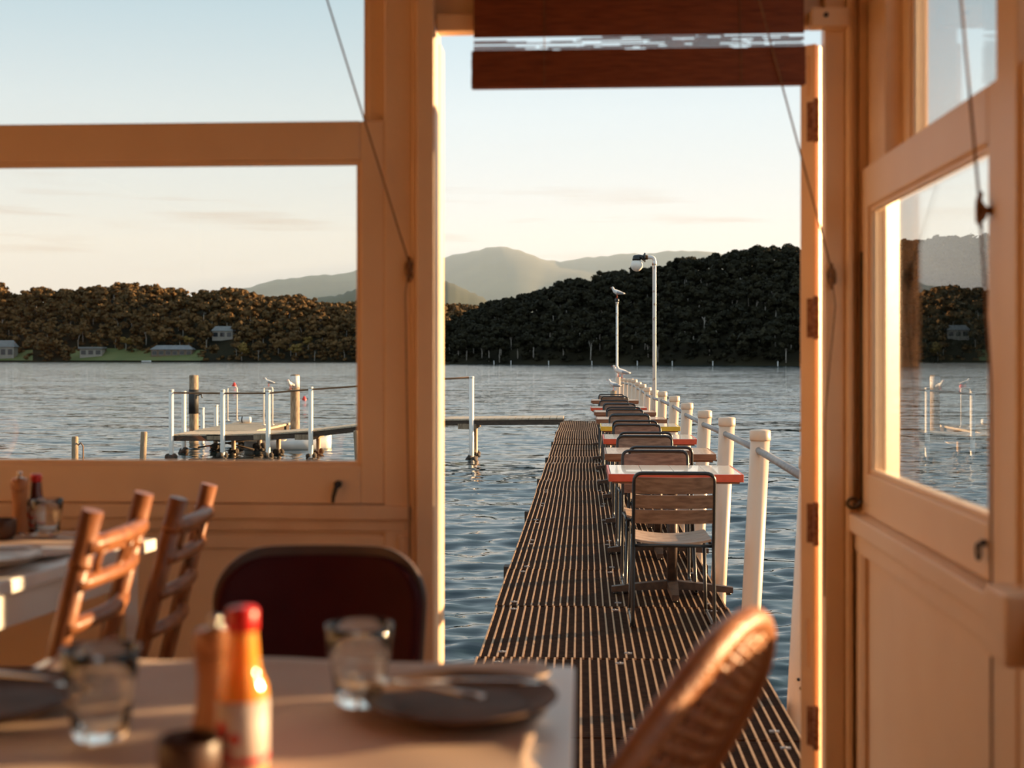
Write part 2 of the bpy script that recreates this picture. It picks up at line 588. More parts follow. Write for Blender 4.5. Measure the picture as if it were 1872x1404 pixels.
L_SKY = ([-900, -300, -60, 0, 30, 60, 130, 190, 280, 350, 430, 490, 560, 600, 655, 740, 815, 870, 960, 1100],
         [500, 505, 512, 520, 538, 524, 528, 518, 518, 533, 525, 541, 540, 552, 551, 558, 556, 556, 575, 620])
L_SH = ([-900, 0, 655, 815, 1100], [760, 800, 740, 640, 640])
L_RD = ([-900, 0, 655, 815, 1100], [960, 990, 910, 800, 790])
hL, shL, rdL = hill('hill_far_shore', 'low wooded hill across the lake behind the window', L_SKY, L_SH, L_RD, 12.5, -900, 1100, 120, M_hill, seed=2)

R_SKY = ([760, 815, 870, 900, 960, 1000, 1060, 1100, 1180, 1250, 1350, 1420, 1464, 1560, 1700, 2000, 2600],
         [640, 590, 563, 548, 538, 522, 514, 503, 490, 471, 461, 450, 456, 450, 440, 420, 400])
R_SH = ([760, 815, 1464, 2000, 2600], [500, 480, 376, 340, 330])
R_RD = ([760, 815, 1464, 2000, 2600], [560, 590, 520, 480, 470])
hR, shR, rdR = hill('hill_near_shore', 'dark wooded headland rising beyond the end of the jetty', R_SKY, R_SH, R_RD, 9, 760, 2600, 100, M_hill, seed=5)

def build_mountains():
    SK = ([-600, 380, 440, 520, 600, 655, 740, 815, 850, 900, 930, 960, 990, 1040, 1100, 1180, 1260, 1320, 1500, 1700, 2000, 2600],
          [600, 560, 541, 525, 510, 498, 492, 487, 478, 465, 460, 465, 475, 478, 473, 470, 462, 466, 474, 455, 480, 520])
    f = interp(*SK)
    rng = np.random.default_rng(11)
    def fn(u, v):
        x = -600 + 3200 * u
        d = 2400 + 2600 * v
        base = (HZ - f(x)) / F * 4400 + CAMZ
        t = v * 1.3
        h = base * (math.sin(min(1.0, t) * math.pi / 2) if t < 1 else 1 - (t - 1) ** 2)
        p = at(x, HZ, d)
        h += 26 * math.sin(p.x / 160 + 2 * v) * math.sin(v * 9 + p.x / 300) * math.sin(min(1, v) * math.pi)
        h += 5 * math.sin(x / 5.3) * math.sin(x / 9.1 + v * 3) * min(1, t)
        return (p.x, p.y, h - 6)
    mb = MB().grid(fn, 260, 30)
    o = mb.build('mountain_range', M_mount)
    tag(o, 'hazy blue-grey mountain ridge on the horizon', 'mountain', kind='structure')
    fr = interp([500, 700, 815, 850, 890, 1000, 1100], [560, 515, 511, 522, 545, 575, 620])
    def fn2(u, v):
        x = 500 + 600 * u
        d = 1700 + 600 * v
        p = at(x, HZ, d)
        h = ((HZ - fr(x)) / F * 2000 + CAMZ) * math.sin(min(1, v * 2) * math.pi / 2)
        h += 3 * math.sin(x / 4.1) * math.sin(x / 7.3)
        return (p.x, p.y, h - 4)
    o = MB().grid(fn2, 80, 14).build('mountain_spur', M_mount)
    tag(o, 'lower hazy spur of the mountains behind the headland', 'mountain', kind='structure')
build_mountains()

def haze():
    m = bpy.data.materials.new('haze'); m.use_nodes = True
    t = m.node_tree; t.nodes.clear()
    o = t.nodes.new('ShaderNodeOutputMaterial')
    s = t.nodes.new('ShaderNodeVolumeScatter')
    s.inputs['Color'].default_value = (.68, .85, 1, 1)
    s.inputs['Density'].default_value = 0.00022
    s.inputs['Anisotropy'].default_value = 0.0
    t.links.new(s.outputs[0], o.inputs['Volume'])
    b = MB().box(-3000, 1100, 1500, 4500, -1, 430).build('haze', m)
    tag(b, 'pale evening haze in front of the mountains', 'haze', kind='stuff')
haze()

# ---- trees
def crown_variant(seed, nl, nq, spread=(4.2, 3.0), leaf=.75, core=True):
    rng = np.random.default_rng(seed)
    C = []
    for i in range(nl):
        a = rng.random() * 6.28
        rr = spread[0] * math.sqrt(rng.random()) * .72
        C.append((rr * math.cos(a), rr * math.sin(a), rng.normal(0, spread[1] * .33), spread[0] * (.34 + .22 * rng.random())))
    C = np.array(C)
    idx = rng.integers(0, nl, nq)
    d = rng.normal(size=(nq, 3)); d /= np.linalg.norm(d, axis=1)[:, None]
    d[:, 2] = np.where(d[:, 2] < -.3, -d[:, 2] * .6, d[:, 2])
    c = C[idx, :3] + d * (C[idx, 3] * (.68 + .44 * rng.random(nq)))[:, None] * np.array([1, 1, .72])
    nrm = d + rng.normal(size=(nq, 3)) * .38
    nrm /= np.linalg.norm(nrm, axis=1)[:, None]
    t1 = np.cross(nrm, rng.normal(size=(nq, 3))); t1 /= np.linalg.norm(t1, axis=1)[:, None]
    t2 = np.cross(nrm, t1)
    s = leaf * (.55 + .9 * rng.random(nq))[:, None]
    V = np.stack([c - t1 * s, c - t2 * s * .7, c + t1 * s, c + t2 * s * .7], 1).reshape(-1, 3)
    Fq = np.arange(nq * 4).reshape(-1, 4)
    if core:
        vs, fs = [V], [Fq]
        off = len(V)
        for (x, y, z, r_) in C:
            k, mm = 6, 4
            pv = []
            for i in range(mm + 1):
                for j in range(k):
                    th, ph = math.pi * i / mm, 2 * math.pi * j / k
                    q = r_ * .72
                    pv.append((x + q * math.sin(th) * math.cos(ph), y + q * math.sin(th) * math.sin(ph), z + q * .7 * math.cos(th)))
            pf = [(off + i * k + j, off + i * k + (j + 1) % k, off + (i + 1) * k + (j + 1) % k, off + (i + 1) * k + j) for i in range(mm) for j in range(k)]
            vs.append(np.array(pv)); fs.append(np.array(pf)); off += len(pv)
        V, Fq = np.concatenate(vs), np.concatenate(fs)
    return V, Fq

def trunk_variant(seed, h=6.4):
    rnd = random.Random(seed)
    mb = MB()
    top = Vector((rnd.uniform(-.7, .7), rnd.uniform(-.7, .7), h))
    mid = Vector((rnd.uniform(-.4, .4), rnd.uniform(-.4, .4), h * .5))
    mb.tube([(0, 0, -1.5), mid, top], [.26, .2, .12], 5)
    for k in range(3):
        a = rnd.random() * 6.28
        mb.tube([mid.lerp(top, .15 + .25 * k), top + Vector((math.cos(a) * 1.3, math.sin(a) * 1.3, .2))], [.13, .05], 4)
    return mb.mesh('trunk', M_bark)

CR = [crown_variant(100 + i, 7 + i % 4, 800, leaf=.55) for i in range(6)]
CRMESH = {}
for nm, mm in (('olive', M_leaf_olive), ('dark', M_leaf_shaded), ('gold', M_leaf_gold)):
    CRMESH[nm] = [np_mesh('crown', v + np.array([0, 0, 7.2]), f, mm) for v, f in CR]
TRMESH = [trunk_variant(i) for i in range(5)]

def tree(loc, kind, sc, label, group, i):
    t = empty('gum_tree', loc, random.uniform(0, 6.28), label, 'tree', group)
    t.scale = (sc * random.uniform(.9, 1.1), sc * random.uniform(.9, 1.1), sc * random.uniform(.88, 1.12))
    c = bpy.data.objects.new('crown', CRMESH[kind][i % len(CR)]); col.objects.link(c); c.parent = t
    k = bpy.data.objects.new('trunk', TRMESH[i % len(TRMESH)]); col.objects.link(k); k.parent = t
    return t

def scatter(height, shf, rdf, x0, x1, spacing, seed, tmin=.0, tmax=1.12):
    rng = random.Random(seed)
    pts, cell = [], {}
    tries = 0
    while tries < 9000:
        tries += 1
        x = rng.uniform(x0, x1)
        s, rd = shf(x), rdf(x)
        d = s + 3 + (rd - s) * rng.uniform(tmin, tmax)
        p = at(x, HZ, d)
        key = (int(p.x // spacing), int(p.y // spacing))
        ok = True
        for a in (-1, 0, 1):
            for b in (-1, 0, 1):
                for q in cell.get((key[0] + a, key[1] + b), ()):
                    if (q[0] - p.x) ** 2 + (q[1] - p.y) ** 2 < spacing ** 2:
                        ok = False
        if not ok:
            continue
        cell.setdefault(key, []).append((p.x, p.y))
        pts.append((x, d, p.x, p.y, height(x, d)))
    return pts

def forest(pts, zoff, scf, name, label, matl, seed, nq=260, nl=7):
    rng = np.random.default_rng(seed)
    low = [crown_variant(300 + i, nl, nq, leaf=.85) for i in range(4)]
    V, Fs, off = [], [], 0
    for n, (x, d, X, Y, Z) in enumerate(pts):
        v, f = low[n % 4]
        a = rng.random() * 6.28
        s = scf(x, d) * (.85 + .3 * rng.random())
        c_, s_ = math.cos(a), math.sin(a)
        M = np.array([[c_, -s_, 0], [s_, c_, 0], [0, 0, 1]]) * s
        w = (v + np.array([0, 0, zoff])) @ M.T + np.array([X, Y, Z])
        V.append(w); Fs.append(f + off); off += len(v)
    o = bpy.data.objects.new(name, np_mesh(name, np.concatenate(V), np.concatenate(Fs), matl))
    col.objects.link(o)
    tag(o, label, 'forest', kind='stuff')

# cleared lots by the far shore where the houses stand: (x0, x1, tmax)
LOTS = [(-10, 32, .10), (135, 195, .09), (200, 365, .10), (384, 430, .27)]
def in_lot(x, d, shf, rdf):
    t = (d - shf(x)) / (rdf(x) - shf(x))
    for a, b, tm in LOTS:
        if a < x < b and (t < tm) and (tm < .2 or t > .06):
            return True
    return False

pl = [p for p in scatter(hL, shL, rdL, -140, 900, 8.2, 21) if not in_lot(p[0], p[1], shL, rdL)]
pr = scatter(hR, shR, rdR, 790, 1760, 5.6, 22)
pl.sort(key=lambda p: p[1]); pr.sort(key=lambda p: p[1])
vis_l = [p for p in pl if -10 < p[0] < 665 or 805 < p[0] < 880]
vis_r = [p for p in pr if 810 < p[0] < 1475]
sel_l = [p for i, p in enumerate(vis_l) if i % max(1, len(vis_l) // 140) == 0][:145]
sel_r = [p for i, p in enumerate(vis_r) if i % max(1, len(vis_r) // 140) == 0][:145]
idl, idr = set(id(p) for p in sel_l), set(id(p) for p in sel_r)
for i, p in enumerate(sel_l):
    x, d, X, Y, Z = p
    t = (d - shL(x)) / (rdL(x) - shL(x))
    gold = (t < .18 and random.random() < .35)
    if gold:
        tree((X, Y, Z), 'gold', random.uniform(.8, 1.05), 'golden-green leafy tree low on the far shore beside the houses', 'golden trees along the far shore', i)
    else:
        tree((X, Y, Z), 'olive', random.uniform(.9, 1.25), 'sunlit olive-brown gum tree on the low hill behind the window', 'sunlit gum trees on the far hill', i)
for i, p in enumerate(sel_r):
    x, d, X, Y, Z = p
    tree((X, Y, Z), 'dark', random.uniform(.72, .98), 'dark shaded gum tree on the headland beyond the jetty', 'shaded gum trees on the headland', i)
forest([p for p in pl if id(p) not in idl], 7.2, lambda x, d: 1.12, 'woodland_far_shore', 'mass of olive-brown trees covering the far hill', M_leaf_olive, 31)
forest([p for p in pr if id(p) not in idr], 7.2, lambda x, d: .84, 'woodland_headland', 'mass of dark trees covering the headland', M_leaf_shaded, 32)
ul = [p for p in scatter(hL, shL, rdL, -140, 900, 6.5, 41) if not in_lot(p[0], p[1], shL, rdL)]
ur = scatter(hR, shR, rdR, 790, 1760, 5.0, 42)
rl = scatter(hL, shL, rdL, -140, 900, 6.0, 43, .88, 1.15)
forest(rl, 4.5, lambda x, d: 1.0, 'ridge_scrub', 'scrub filling the ridge line of the far hill', M_leaf_olive, 35, 110, 5)
px_ = scatter(hR, shR, rdR, 1760, 2350, 7.0, 44)
forest(px_, 6.0, lambda x, d: .95, 'woodland_beyond', 'dark trees on the headland past the right-hand wall', M_leaf_shaded, 36, 120, 6)
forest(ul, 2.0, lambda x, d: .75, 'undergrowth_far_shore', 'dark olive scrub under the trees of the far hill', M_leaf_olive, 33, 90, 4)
forest(ur, 1.8, lambda x, d: .62, 'undergrowth_headland', 'dark scrub under the trees of the headland', M_leaf_shaded, 34, 90, 4)
for (x, y, d, kd, sc, lb) in ((1103, 497, 560, 'dark', .62, 'small lone tree standing proud on the headland skyline'),
                              (1036, 510, 560, 'dark', 1.25, 'broad flat-crowned tree topping the headland slope'),
                              (6, 517, 960, 'olive', 1.35, 'tall tree rising at the left edge of the far hill'),
                              (75, 522, 970, 'olive', 1.2, 'open-crowned tree on the far hill skyline near the edge'),
                              (1413, 450, 520, 'dark', 1.0, 'rounded tree at the highest point of the headland')):
    p = at(x, y, d)
    tree((p.x, p.y, p.z - 10.4 * sc), kd, sc, lb, None, int(x))

# ---- shore lawns, houses, markers, mooring things far away
def lot(x0, x1, name_label):
    mb = MB()
    def fn(u, v):
        x = x0 + (x1 - x0) * u
        d = shL(x) + 1 + 24 * v
        p = at(x, HZ, d)
        return (p.x, p.y, max(hL(x, d), WZ + .4) + .5)
    mb.grid(fn, 24, 5)
    tag(mb.build('shore_lawn', M_lawn), name_label, 'lawn', kind='structure')
lot(-20, 60, 'green lawn sloping to the water by the leftmost house')
lot(128, 262, 'green lawn beside the pale flat-roofed house')
lot(262, 372, 'strip of lawn in front of the long low house')

def house(x0, x1, ytop, ybase, d, label, wall, roof, nwin, pitched):
    a, b = at(x0, ybase, d), at(x1, ybase, d)
    zt = at(x0, ytop, d).z
    zb = min(a.z, hL((x0 + x1) / 2, d + 2) + .4)
    w = (b - a).length
    h = zt - zb
    e = empty('house', (a.x, a.y, zb - 1.2), math.atan2(b.y - a.y, b.x - a.x), label, 'house')
    wh = h * (.62 if pitched else .8) + 1.2
    MB().box(0, w, 0, 7, 0, wh).build('wall', wall, e)
    mb = MB()
    if pitched:
        o_ = .7
        v = [(-o_, -o_, wh), (w + o_, -o_, wh), (w + o_, 7 + o_, wh), (-o_, 7 + o_, wh), (w * .1, 3.5, h + 1.2), (w * .9, 3.5, h + 1.2)]
        mb.add(v, [(0, 1, 5, 4), (1, 2, 5), (2, 3, 4, 5), (3, 0, 4), (3, 2, 1, 0)])
    else:
        mb.box(-.8, w + .8, -1.0, 7.6, wh, h + 1.2)
    mb.build('roof', roof, e)
    for k in range(nwin):
        cx = w * (k + .5) / nwin
        ww = w / nwin * .32
        f = MB().box(cx - ww - .12, cx + ww + .12, -.08, .05, 1.2 + (wh - 1.2) * .22, 1.2 + (wh - 1.2) * .86).build('window', M_house, e)
        MB().box(cx - ww, cx + ww, -.13, -.06, 1.2 + (wh - 1.2) * .28, 1.2 + (wh - 1.2) * .8).build('pane', M_win_dark, f)
    return e
house(-14, 25, 622, 645, 806, 'white house with pale roof on the lawn at the left edge of the far shore', M_house, M_roof_pale, 3, True)
house(146, 186, 634, 652, 794, 'small pale flat-roofed boathouse on the far shore', M_house, M_roof_pale, 3, False)
house(276, 351, 631, 652, 784, 'long low house with dark roof on the far shore', M_house_dark, M_roof, 6, True)
house(388, 425, 596, 610, 806, 'white-fronted house half hidden among trees up the hill', M_house, M_roof_pale, 3, True)

for k, x in enumerate((903, 934, 1003, 1082, 1165, 1229, 1303, 1422)):
    p = at(x, 664, shR(x) - 12)
    MBm = MB().tube([(0, 0, -1.5), (0, 0, 1.25)], .11, 8)
    MBm.lathe([(.17, 1.25), (.15, 1.38), (.0, 1.42)], 8)
    o = MBm.build('channel_marker', M_boat, loc=(p.x, p.y, WZ))
    tag(o, 'thin white marker post in the water before the headland, %s from the left' % ('first', 'second', 'third', 'fourth', 'fifth', 'sixth', 'seventh', 'eighth')[k], 'marker post', 'white marker posts along the headland shore')

def hull(name, L, W, H, loc, rz, label):
    e = empty(name, loc, rz, label, 'boat')
    mb = MB()
    def fn(u, v):
        t = u * 2 - 1
        w = W / 2 * (1 - max(0, t) ** 2.4) * (.85 + .15 * (1 - abs(t)))
        a = (v - .5) * math.pi
        return (t * L / 2, w * math.sin(a), H * (1 - math.cos(a) ** .7) + .12 * max(0, t) ** 2 - .12)
    mb.grid(fn, 16, 10)
    h = mb.build('hull', M_boat, e)
    s = h.modifiers.new('solid', 'SOLIDIFY'); s.thickness = .04
    MB().box(-L * .15, -L * .05, -W * .4, W * .4, H * .55, H * .62).build('seat', M_timber_grey, e)
    MB().box(L * .12, L * .2, -W * .36, W * .36, H * .55, H * .62).build('seat', M_timber_grey, e)
    return e
pb = onZ(268, 662.0, WZ)
hull('motor_boat', 5.5, 1.9, 1.0, (pb.x * .98, pb.y * .98, WZ), 0, 'tiny white boat moored off the far shore lawn')

# ================================================================== HOUSE SHELL
def struct(o, label, cat):
    return tag(o, label, cat, kind='structure')

XF = lambda x, Y=YW: onY(x, HZ, Y).x
ZF = lambda y, x=600, Y=YW: onY(x, y, Y).z

o = MB().box(-4.0, 1.0, -6.2, 3.37, FL - .12, FL).build('floor', M_floor)
struct(o, 'timber floor of the dining room', 'floor')
o = MB().box(-4.0, .95, -6.2, 3.40, CEIL, CEIL + .1).build('ceiling', M_ceil)  # unseen; coloured dark to take bounced light off the window wall
struct(o, 'ceiling of the dining room, out of view and kept dark', 'ceiling')
o = MB().box(-4.0, .95, -6.3, -6.2, FL, CEIL).build('wall_back', M_darkwall)  # unseen; dark colour chosen to cut bounce and window reflections
struct(o, 'back wall of the dining room behind the camera, darkened to cut bounce', 'wall')

def sash(name, label, axis, u0, u1, z0, z1, depth0, depth1, stile, rt, rb, kind='structure', beadw=.012):
    """a glazed sash. axis 'y': in the window wall, u is X, depth is Y (outwards); axis 'x': right wall, u is Y, depth is X outwards"""
    e = empty(name, (0, 0, 0), 0, label, 'window', kind=kind)
    def B(ua, ub, za, zb, d0, d1):
        mb = MB()
        if axis == 'y':
            mb.box(ua, ub, d0, d1, za, zb)
        else:
            mb.box(d0, d1, ua, ub, za, zb)
        return mb
    B(u0, u0 + stile, z0, z1, depth0, depth1).build('stile', M_paint, e, .004)
    B(u1 - stile, u1, z0, z1, depth0, depth1).build('stile', M_paint, e, .004)
    B(u0 + stile, u1 - stile, z1 - rt, z1, depth0, depth1).build('top_rail', M_paint, e, .004)
    B(u0 + stile, u1 - stile, z0, z0 + rb, depth0, depth1).build('bottom_rail', M_paint, e, .004)
    dm = (depth0 + depth1) / 2
    g0, g1, h0, h1 = u0 + stile, u1 - stile, z0 + rb, z1 - rt
    bw = beadw
    for (a, b, c, d) in ((g0, g0 + bw, h0, h1), (g1 - bw, g1, h0, h1), (g0 + bw, g1 - bw, h0, h0 + bw), (g0 + bw, g1 - bw, h1 - bw, h1)):
        B(a, b, c, d, depth0 + .008, dm - .002).build('glazing_bead', M_paint, e, .002)
    B(g0 - .002, g1 + .002, h0 - .002, h1 + .002, dm - .002, dm + .002).build('pane', M_pane, e)
    return e

# --- window wall (left of the door)
xs_r = XF(704)                 # right end of the sash
xj = -0.372                    # jamb face of the doorway
bays = [(-1.98, xs_r), (-3.8, -2.05)]
wf = empty('wall_front', (0, 0, 0), 0, 'cream painted window wall beside the open doorway', 'wall', kind='structure')
MB().box(-3.9, XF(752), YW, YW + .10, FL, .97).build('dado_panel', M_paint, wf)
MB().box(-3.9, xj - .04, YW, YW + .12, 2.62, CEIL).build('header_board', M_paint, wf)
for (a, b) in bays:
    pass
for (xa, xb) in ((-2.05, -1.98), (-3.9, -3.8)):
    MB().box(xa, xb, YW - .03, YW + .12, FL, CEIL).build('post', M_paint, wf, .004)
MB().box(xs_r, XF(755), YW - .012, YW + .12, FL, CEIL).build('post', M_paint, wf, .004)
MB().box(XF(755), XF(764), YW - .026, YW + .02, FL, CEIL).build('cover_moulding', M_paint, wf, .004)
# sill board, apron and panel mouldings
MB().box(-3.8, XF(752), YW - .028, YW + .12, .978, 1.015).build('sill_board', M_paint2, wf, .004)
MB().box(-3.8, XF(744), YW - .016, YW + .002, .948, .978).build('apron_moulding', M_paint2, wf, .003)
MB().box(-3.8, XF(744), YW - .008, YW + .002, .90, .936).build('panel_rail', M_paint, wf, .003)
MB().box(XF(728), XF(744), YW - .008, YW + .002, FL, .90).build('panel_stile', M_paint, wf, .003)
MB().box(XF(730), XF(744), YW - .02, YW - .008, FL, .936).build('corner_bead', M_paint2, wf, .003)

win = []
for i, (a, b) in enumerate(bays):
    lbl = ('large lower window sash beside the doorway, looking onto the platform', 'lower window sash further along the window wall', 'last lower sash of the window wall')[i]
    w = sash('window_%d' % (i + 1), lbl, 'y', a, b, 1.017, 1.998, YW - .008, YW + .037, .062, .100, .098)
    win.append(w)
    lbl = ('upper fixed window pane above the rail beside the doorway', 'upper window pane further along the window wall', 'last upper pane of the window wall')[i]
    sash('window_%d' % (i + 4), lbl, 'y', a + .002, b - .002, 1.93, 2.62, YW + .045, YW + .088, .05, .05, .055)
# hanging peg latch on the bottom rail
p = onY(617, 886, YW - .02)
lt = empty('sash_latch', (p.x, YW - .008, p.z), 0, 'small dark iron sash latch on the lower window rail', 'latch')
MB().lathe([(.010, 0), (.010, .012), (.004, .016)], 10).build('pivot', M_iron, lt, rot=(R(90), 0, 0))
MB().tube([(0, -.014, .004), (-.004, -.018, -.012), (-.010, -.016, -.032), (-.012, -.012, -.046)], [.0055, .006, .005, .004], 8).build('lever', M_iron, lt)

# --- doorway
df = empty('trim_1', (0, 0, 0), 0, 'cream doorway jamb beside the window, its edge in sunlight', 'door frame', kind='structure')
MB().box(XF(764), xj - .004, YW - .04, YW + .10, FL, CEIL).build('jamb_post', M_paint, df, .004)
MB().box(xj - .02, xj, YW - .035, YW + .035, FL, 2.215).build('jamb_lining', M_paint, df, .006)
MB().box(xj - .02, xj - .008, YW + .035, YW + .085, FL, 2.215).build('rebate', M_paint, df, .003)
MB().box(xj - .02, xj, YW + .085, YW + .16, FL, 2.215).build('outer_stop', M_paint, df, .006)
XJ2 = XF(1508, YW - .03)
dh = empty('trim_2', (0, 0, 0), 0, 'cream door head and lintel across the top of the doorway', 'door frame', kind='structure')
MB().box(xj - .02, XJ2 + .08, YW - .0, YW + .10, 2.262, CEIL).build('lintel', M_paint, dh, .004)
MB().box(xj, XJ2 - .03, YW - .03, YW + .02, 2.218, 2.262).build('head', M_paint, dh, .004)
MB().box(XF(1474), XF(1541), YW - .075, YW - .03, ZF(62, 1500), ZF(28, 1500)).build('head_block', M_paint2, dh, .003)
MB().lathe([(.006, 0), (.006, .004)], 10).build('screw_hole', M_iron, dh, loc=(XF(1510, YW - .075), YW - .0745, ZF(42, 1500)), rot=(R(90), 0, 0))
dj = empty('trim_3', (0, 0, 0), 0, 'cream door jamb on the hinge side with stepped mouldings', 'door frame', kind='structure')
MB().box(XJ2, XF(1541), YW - .03, YW + .02, FL, CEIL).build('jamb_post', M_paint, dj, .004)
MB().box(XF(1541), XF(1552), YW - .052, YW + .05, FL, CEIL).build('cover_moulding', M_paint, dj, .006)
MB().box(XF(1552), XR + .002, YW - .02, YW + .10, FL, CEIL).build('corner_post', M_paint, dj, .004)
MB().box(xj, XJ2, YW + .02, YW + .17, FL - .02, FL + .012).build('threshold', M_timber_grey, dj, .004)

# open door leaf, swung out past square
hinge = Vector((XF(1496, YW + .05), YW + .05, 0))
PH = R(34)
dr = empty('door_1', (hinge.x, hinge.y, FL), -PH, 'cream door leaf standing open outwards, seen edge on', 'door', kind='structure')
LW, TH = .60, .042
def leaf(x0, x1, y0, y1, z0, z1, nm, m=M_paint, bv=.003, par=dr):
    return MB().box(x0, x1, y0, y1, z0, z1).build(nm, m, par, bv)
# local y runs along the leaf away from the hinge, local x across its thickness (leaf lies to -x of the hinge line)
leaf(-TH - .008, -.008, 0, .11, .02, 1.965, 'hinge_stile')
leaf(-TH - .008, -.008, LW - .11, LW, .02, 1.965, 'lock_stile')
leaf(-TH - .008, -.008, .11, LW - .11, 1.855, 1.965, 'top_rail')
leaf(-TH - .008, -.008, .11, LW - .11, .02, .22, 'bottom_rail')
leaf(-TH - .008, -.008, .11, LW - .11, .80, .95, 'lock_rail')
leaf(-TH + .006, -.022, .11, LW - .11, .22, .80, 'lower_panel')
leaf(-TH + .016, -.028, .11, LW - .11, .95, 1.855, 'pane', M_pane, 0)
for zy in (214, 580, 962, 1340):
    z = onY(1497, zy, YW).z - FL
    h_ = MB().tube([(0, -.012, z - .055), (0, -.012, z + .055)], .0075, 10).build('hinge', M_rust, dr)
    for k in range(4):
        MB().lathe([(.0085, 0), (.0085, .004)], 10).build('knuckle_ring', M_rust, h_, loc=(0, -.012, z - .05 + .031 * k))
    MB().box(-.03, -.006, -.003, .0, z - .05, z + .05).build('hinge_plate', M_rust, h_)
for zz in ((90, 165), (1140, 1230)):
    z0, z1 = onY(1482, zz[1], YW).z - FL, onY(1482, zz[0], YW).z - FL
    MB().box(-.036, -.026, -.002, .001, z0, z1).build('strike_plate', M_paint2, dr, .001)

# --- right-hand wall with its windows
wr = empty('wall_right', (0, 0, 0), 0, 'cream painted wall with windows at the right edge', 'wall', kind='structure')
MB().box(XR, XR + .10, -6.2, YW, FL, .965).build('dado_panel', M_paint, wr)
MB().box(XR, XR + .12, -6.2, YW, 2.62, CEIL).build('header_board', M_paint, wr)
MB().box(XR - .03, XR + .13, -6.2, YW - .025, .965, 1.008).build('sill_board', M_paint, wr, .004)
MB().box(XR - .014, XR + .002, -6.2, YW - .025, .915, .962).build('apron_moulding', M_paint, wr, .003)
MB().box(XR - .012, XR + .002, 3.06, 3.075, FL, .915).build('panel_bead', M_paint2, wr, .002)
MB().box(XR - .010, XR + .002, 3.10, 3.165, FL, .915).build('panel_stile', M_paint, wr, .003)
rb = [(2.12, 3.165)]
MB().box(XR, XR + .10, -6.2, .10, .965, 2.62).build('wall_board', M_paint, wr)  # unseen stretch left windowless to keep sun patches out of the window reflection
y = 2.12
while y > .2:
    MB().box(XR - .004, XR + .12, y - .10, y, FL, CEIL).build('post', M_paint, wr, .004)
    rb.append((y - 1.15, y - .10))
    y -= 1.15
rb = rb[:3]
rb[2] = (.10, rb[2][1])
ordn = ('', 'second', 'third', 'fourth', 'fifth', 'sixth', 'seventh', 'eighth', 'ninth', 'tenth')
for i, (a, b) in enumerate(rb):
    zl = 1.010
    lb = 'lower sash in the right-hand wall with a ring pull' if i == 0 else 'lower sash of the %s bay in the right-hand wall' % ordn[i]
    sash('window_%d' % (7 + i), lb, 'x', a, b, zl, 1.857, XR + .004, XR + .05, .066, .10, .10 if i == 0 else .055)
    lb = 'upper sash in the right-hand wall above the rail' if i == 0 else 'upper sash of the %s bay in the right-hand wall' % ordn[i]
    sash('window_%d' % (21 + i), lb, 'x', a + .02, b - (.18 if i == 0 else .02), 1.80, 2.62, XR + .06, XR + .10, .055, .05, .055)
MB().box(XR + .02, XR + .12, 2.985, YW, 1.857, 2.62).build('frame_post', M_paint2, wr, .004)
MB().box(XR + .0, XR + .02, 3.165, YW, 1.0, 2.62).build('frame_bead', M_paint, wr, .003)
# ledge of the next bay at the very edge of the picture
MB().box(XR - .06, XR - .004, 1.90, 2.0, .93, 1.04).build('ledge', M_paint, wr, .006)

p = onX(1795, 1006, XR - .004)
rp = empty('ring_pull', p, 0, 'small iron ring pull on the sash rail of the right-hand wall', 'ring pull')
MB().box(-.002, .006, -.006, .006, .008, .018).build('plate', M_iron, rp)
MB().tube([(-.006, .012 * math.sin(t), -.002 + .014 * math.cos(t)) for t in np.linspace(0, 2 * math.pi, 16, endpoint=False)], .0028, 6, closed=True).build('ring', M_iron, rp)
p = onX(1566, 921, XR - .012)
hk = empty('window_hook', p, 0, 'black iron hook and eye at the corner of the right-hand window', 'hook')
MB().tube([(-.006 + .016 * math.sin(t), .006, .012 * math.cos(t)) for t in np.linspace(0, 2 * math.pi, 16, endpoint=False)], .0035, 6, closed=True).build('eye', M_iron, hk)
MB().tube([(-.004, .004, .0), (-.006, -.020, -.004), (-.004, -.045, .006), (.0, -.06, .012)], .0035, 6).build('hook', M_iron, hk)
MB().tube([(.012, .004, 0), (.012, .004, .62)], .003, 6).build('rod', M_iron, hk)

# --- unseen left wall, kept solid and close in to bounce warm sun
wl = empty('wall_left', (0, 0, 0), 0, 'plain cream wall out of view at the left, bouncing sunlight', 'wall', kind='structure')
MB().box(-4.0, -3.9, -6.2, YW, FL, CEIL).build('wall_board', M_paint, wl)
MB().box(-3.9, -3.885, -6.2, YW - .1, FL, FL + .14).build('skirting', M_paint, wl)

